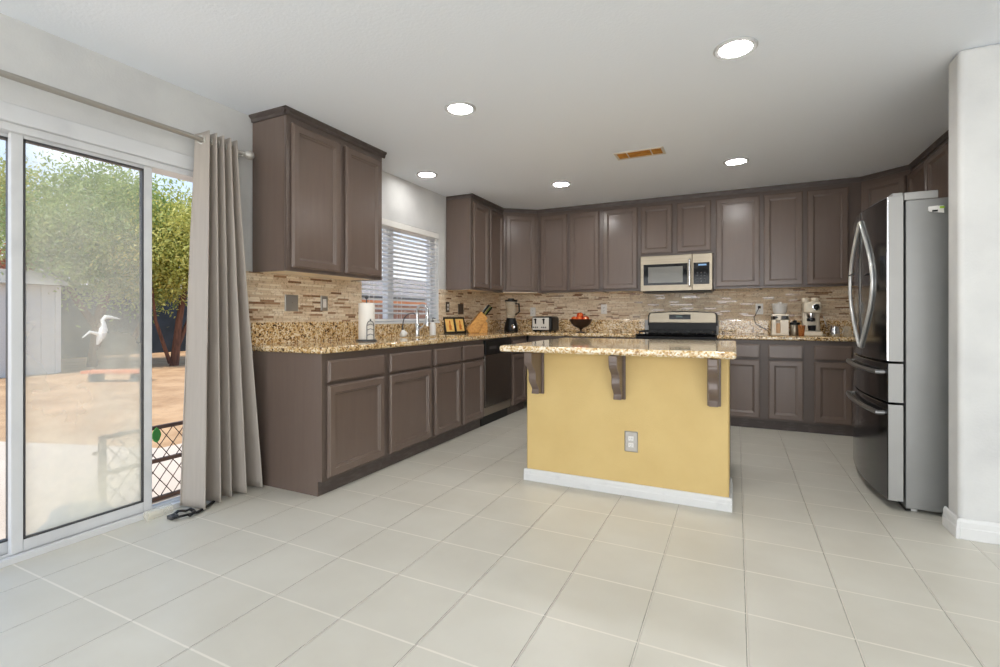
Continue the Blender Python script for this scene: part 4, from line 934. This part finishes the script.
# odds and ends at the door sill
loop = [(-2.79+.06*math.cos(a), 1.70+.035*math.sin(a), .012+.006*math.sin(a*2)) for a in [i*2*PI/20 for i in range(18)]]
sb = thing('black_strap', (-2.76, 1.68, 0), 'coiled black strap lying on the tiles at the foot of the curtain', 'strap')
B().tube([(-2.74+.05*math.cos(i*2*PI/16), 1.66+.05*math.sin(i*2*PI/16), .013+.012*(i % 3)/3) for i in range(15)]+[(-2.70, 1.71, .012), (-2.74, 1.80, .012), (-2.80, 1.90, .012)], .011, 8, flat=.6).build('webbing', 'black', sb, smooth=True)
B().box(-2.785, -2.74, 1.595, 1.635, .002, .022).build('buckle', 'graphite', sb, bevel=.004)
wr = tag(B().lathe([(.020, 0), (.026, .004), (.027, .13), (.02, .134), (.006, .134), (.006, .0)], (-2.85, 1.66, .030), axis='-y', seg=20).build('clear_plastic_roll', 'clear', origin=(-2.85, 1.66, .03), smooth=True), 'short roll of clear plastic lying beside the door track under the curtain', 'roll')
tag(B().box(-2.888, -2.862, 1.80, 2.0, .0, .022).build('wooden_bar', 'wood', origin=(-2.875, 1.9, 0), bevel=.003), 'short wooden security bar lying behind the curtain hem', 'bar')

# ------------------------------------------------------------------ ceiling fixtures
def downlight(x, y, label, lens='lens'):
    t = thing('recessed_light', (x, y, ZC), label, 'ceiling light', 'recessed ceiling lights')
    B().lathe([(.076, -.002), (.1, -.001), (.1, -.006), (.094, -.012), (.076, -.009), (.076, -.002)], (x, y, ZC), seg=36).build('trim_ring', 'ringmat', t, smooth=True)
    B().lathe([(0, -.0045), (.0755, -.0045), (.0755, -.003), (0, -.003)], (x, y, ZC), seg=36).build('lamp_lens', lens, t)
for x, y, w in ((-.005, 2.68, 'large recessed ceiling light nearest the camera, over the island front'), (-1.585, 2.69, 'recessed ceiling light between the near wall cabinet and the island'),
                (-.004, 4.63, 'recessed ceiling light in front of the cabinets right of the air vent'), (-1.58, 4.66, 'recessed ceiling light left of and beyond the air vent'),
                (-2.60, 3.80, 'recessed ceiling light by the window over the sink')): downlight(x, y, w, 'lens_dim' if x < -2 else 'lens')
for x, y, w in ((-.9, .55, 'added recessed fill light behind the camera, over the left of the open floor'), (1.6, .55, 'added recessed fill light behind the camera, over the right of the open floor'), (-.9, -1.6, 'added recessed fill light by the rear window, left'), (1.6, -1.6, 'added recessed fill light by the rear window, right'), (3.3, 1.6, 'added recessed fill light near the side wall')): downlight(x, y, w, 'lens_dim')  # out of view, added as fill to brighten the room
vn = thing('ceiling_vent', (-.71, 4.06, ZC), 'rectangular amber air vent in the ceiling above the island', 'vent')
vx0, vx1, vy0, vy1 = -.90, -.515, 3.975, 4.155
b = B()
for a in ((vx0, vx1, vy0, vy0+.02), (vx0, vx1, vy1-.02, vy1), (vx0, vx0+.02, vy0+.02, vy1-.02), (vx1-.02, vx1, vy0+.02, vy1-.02)): b.box(*a, ZC-.008, ZC-.0005)
b.build('frame', 'ventframe', vn, bevel=.002)
B().box(vx0+.02, vx1-.02, vy0+.02, vy1-.02, ZC-.002, ZC-.0008).build('duct_opening', 'ventbrown', vn)
b = B()
for i in range(1, 9):
    y = vy0+.02+(vy1-vy0-.04)*i/9; b.box(vx0+.02, vx1-.02, y-.0015, y+.0015, ZC-.0085, ZC-.002)
for xx in (vx0+.1, vx1-.1): B().box(xx-.004, xx+.004, vy0+.02, vy1-.02, ZC-.0095, ZC-.002).build('divider', 'ventframe', vn)
b.build('louvers', 'ventbrown', vn)

# ------------------------------------------------------------------ outdoors
GZ = -.15
struct(B().box(-70, XL-.16, -30, 40, GZ-.1, GZ-.02).build('ground', 'dirt_shade'))
b = B(); b.prism([(XL-.155, -8), (-9.5, -8), (-9.0, 1.2), (-6.6, 2.2), (-4.9, 2.75), (-4.6, 8), (XL-.155, 8)], (0, 0, GZ-.02), (1, 0, 0), (0, 1, 0), Z, .03)
struct(b.build('path_patio', 'concrete'))
struct(B().box(-40, 45, YF-40, YF-.16, GZ-.1, GZ).build('ground_rear', 'concrete'))

# pet gate of diamond mesh on the patio
gt = thing('patio_gate', (-3.5, 2.1, GZ), 'low rusty metal gate with diamond mesh standing on the patio', 'gate')
gy0, gy1, gz0, gz1 = 1.63, 2.75, GZ+.02, .37
b = B()
for y in (gy0, gy1): b.box(-3.516, -3.484, y-.016, y+.016, GZ+.01, gz1)
for z in (gz0+.01, .135, gz1-.012): b.box(-3.513, -3.487, gy0, gy1, z-.012, z+.012)
b.build('gate_frame', 'iron', gt)
b = B(); s_ = .086
def clip(y, z, dz):
    a = (y, z); pts = []
    ya, za = y, z; yb = y+(gz1-gz0)/1.35; zb = gz1 if dz > 0 else gz0
    return ya, za, yb, zb
w_ = (gz1-gz0)/1.35; k = gy0-w_
while k < gy1:
    for up in (1, 0):
        y0, y1 = k, k+w_; t0 = max(0, (gy0-y0)/w_); t1 = min(1, (gy1-y0)/w_)
        if t1-t0 > .02:
            f = (lambda t: gz0+(gz1-gz0)*t) if up else (lambda t: gz1-(gz1-gz0)*t)
            b.tube([(-3.5+.003*up, y0+w_*t0, f(t0)), (-3.5+.003*up, y0+w_*t1, f(t1))], .003, 6)
    k += s_
b.build('diamond_mesh', 'iron', gt)
B().lathe([(.012, 0), (.012, .03), (0, .034)], (-3.5, gy0-.016, .27), axis='-y', seg=10).build('latch', 'iron', gt)
lf = tag(B().prism([(0, -.05), (.018, -.035), (.03, 0), (.022, .03), (0, .055), (-.022, .03), (-.03, 0), (-.018, -.035)], (-3.482, 1.93, .31), (0, 1, 0), Z, (1, 0, 0), .006).build('leaf_ornament', 'leafgreen', origin=(-3.482, 1.93, .31), bevel=.002), 'small green leaf ornament hung on the patio gate', 'ornament')
tag(blob('cloth_bundle', (-3.40, 1.44, GZ+.01), .11, (1, 1.3, .7), 'rag', 11, .35), 'crumpled blue grey cloth bundle lying on the patio outside the door', 'cloth')

def tree(name, base, crown, rad, nclump, per, leaf, lm, trunks, label, cat='tree', seed=1, spread=.36, group=None):
    rnd = random.Random(seed); t = thing(name, base, label, cat, group)
    V, F = [], []; c = Vector(crown)
    for _ in range(nclump):
        while True:
            d = Vector((rnd.uniform(-1, 1), rnd.uniform(-1, 1), rnd.uniform(-1, 1)))
            if .25 < d.length < 1: break
        cc = c+Vector((d.x*rad[0], d.y*rad[1], d.z*rad[2]))
        for _ in range(per):
            p = cc+Vector((rnd.gauss(0, spread), rnd.gauss(0, spread), rnd.gauss(0, spread*.8)))
            a = Vector((rnd.gauss(0, 1), rnd.gauss(0, 1), rnd.gauss(0, 1)-.4)).normalized(); e = a.cross(Vector((rnd.gauss(0, 1), rnd.gauss(0, 1), rnd.gauss(0, 1)))).normalized()
            l_ = leaf*rnd.uniform(.7, 1.4); w = l_*.38; k = len(V)
            V += [p-a*l_*.5, p+e*w*.5, p+a*l_*.5, p-e*w*.5]; F.append((k, k+1, k+2, k+3))
    me = bpy.data.meshes.new('crown'); me.from_pydata([tuple(v-Vector(base)) for v in V], [], F); me.materials.append(M[lm])
    o = bpy.data.objects.new('crown', me); COL.objects.link(o); o.parent = t
    b = B()
    for tr in trunks: b.tube([Vector(base)+Vector(q[:3]) for q in tr], [q[3] for q in tr], 8)
    if trunks: b.build('trunk', 'bark', t, smooth=True)
    return t
tree('leafy_tree', (-14.8, 6.7, GZ-.05), (-14.5, 6.9, 3.15), (1.6, 1.7, 1.6), 170, 260, .105, 'leafA',
     [[(0, 0, 0, .16), (.1, .1, 1.4, .12), (.3, .4, 2.8, .07)], [(.1, .1, .9, .09), (-.1, -.6, 2.2, .06), (-.2, -1, 3.2, .03)], [(.2, .5, 0, .09), (.3, 1.2, 1.6, .06), (.3, 1.6, 2.6, .03)]],
     'big green leafy tree filling the middle of the sliding door view', seed=4)
tree('leafy_tree', (-13.2, 7.75, GZ-.05), (-13.2, 7.9, 2.95), (1.3, 1.4, 1.2), 110, 260, .095, 'leafB',
     [[(0, 0, 0, .11), (.05, .1, 1.2, .08), (.1, .3, 2.6, .05)], [(.05, .05, .5, .06), (0, .5, 1.5, .05), (.1, .9, 2.5, .03)], [(0, -.1, .1, .05), (0, -.45, 1.2, .04), (.1, -.6, 2.2, .02)]],
     'yellow-green tree with slender reddish trunks seen beside the curtain', seed=9)
tree('leafy_tree', (-17.2, 5.2, GZ-.05), (-17.2, 5.2, 4.0), (1.2, 1.3, 1.1), 60, 260, .11, 'leafB', [[(0, 0, 0, .12), (0, .1, 3.4, .06)]], 'yellow-green tree behind the shed at the far left of the door', seed=12)
tree('autumn_shrub', (-15.6, 5.3, GZ-.05), (-15.6, 5.3, 2.2), (.5, .8, .45), 26, 120, .1, 'leafO', [[(0, 0, 0, .07), (0, 0, 2.1, .04)]], 'orange-leaved shrub showing over the pale shed roof', 'shrub', seed=5, spread=.2)
sh = thing('garden_shed', (-14.3, 4.2, GZ), 'pale ribbed garden shed standing left of the big tree', 'shed')
b = B().box(-15.1, -13.72, 2.2, 5.55, GZ-.03, 1.8)
for i in range(14): y = 2.3+i*.245; b.box(-13.72, -13.69, y, y+.1, GZ, 1.78)
b.build('shed_wall', 'shed', sh)
B().prism([(-.9, 1.8), (.9, 1.8), (0, 2.15)], (-14.41, 2.05, 0), (1, 0, 0), Z, (0, 1, 0), 3.65).build('shed_roof', 'shedroof', sh)
tag(B().box(-18.5, -18.4, 0, 12, GZ-.05, 2.1).build('screen_fence', 'shade', origin=(-18.45, 6, GZ)), 'dark screened fence behind the trees at the back of the yard', 'fence')
bn = thing('garden_bench', (-10.9, 5.2, GZ), 'low orange bench board resting on two blocks in the yard', 'bench')
d = Vector((.88, .48, 0)).normalized(); e = Vector((-d.y, d.x, 0)); O = Vector((-11.4, 4.95, 0))
B().prism([(0, 0), (1.15, 0), (1.15, .3), (0, .3)], O+Vector((0, 0, .0)), d, e, Z, .05).build('board', 'benchtop', bn)
for q in (.12, .9): B().prism([(q, .04), (q+.14, .04), (q+.14, .26), (q, .26)], O+Vector((0, 0, GZ-.03)), d, e, Z, .03-GZ).build('block', 'shade', bn)
og = thing('garden_ornament', (-12.4, 5.8, GZ), 'white bird-shaped garden ornament on a thin stake near the bench', 'ornament')
B().tube([(-12.4, 5.8, GZ-.03), (-12.4, 5.8, .62)], .012, 8).build('stake', 'iron', og)
B().tube([(-12.4, 5.68, .5), (-12.4, 5.74, .64), (-12.4, 5.80, .82), (-12.4, 5.80, .95), (-12.4, 5.78, 1.03), (-12.4, 5.84, 1.1), (-12.4, 5.95, 1.09), (-12.4, 6.12, 1.05)], [.02, .07, .08, .045, .035, .045, .03, .008], 10).build('bird_body', 'whitestone', og, smooth=True)
B().tube([(-12.4, 5.72, .72), (-12.4, 5.55, .78), (-12.4, 5.42, .66)], [.04, .03, .01], 8).build('wing', 'whitestone', og, smooth=True)

# neighbour's brick house beyond the sink window
nh = thing('brick_house', (-18, 20, GZ), 'tan brick house with grey roof seen through the sink window blind', 'house')
B().box(-22, -15.0, 13.5, 30, GZ-.05, 1.75).build('brick_wall', 'brick', nh)
B().box(-15.02, -14.6, 13.0, 30.5, 1.72, 1.95).build('fascia', 'fascia', nh)
B().box(-14.62, -14.5, 13.0, 30.5, 1.93, 2.03).build('gutter', 'graphite', nh)
B().prism([(-14.6, 1.96), (-18.6, 3.4), (-22.6, 1.96)], (0, 13.0, 0), (1, 0, 0), Z, (0, 1, 0), 17.5).build('roof', 'roofgrey', nh)

for o in list(bpy.data.objects):
    if '_w' in o.keys(): del o['_w']
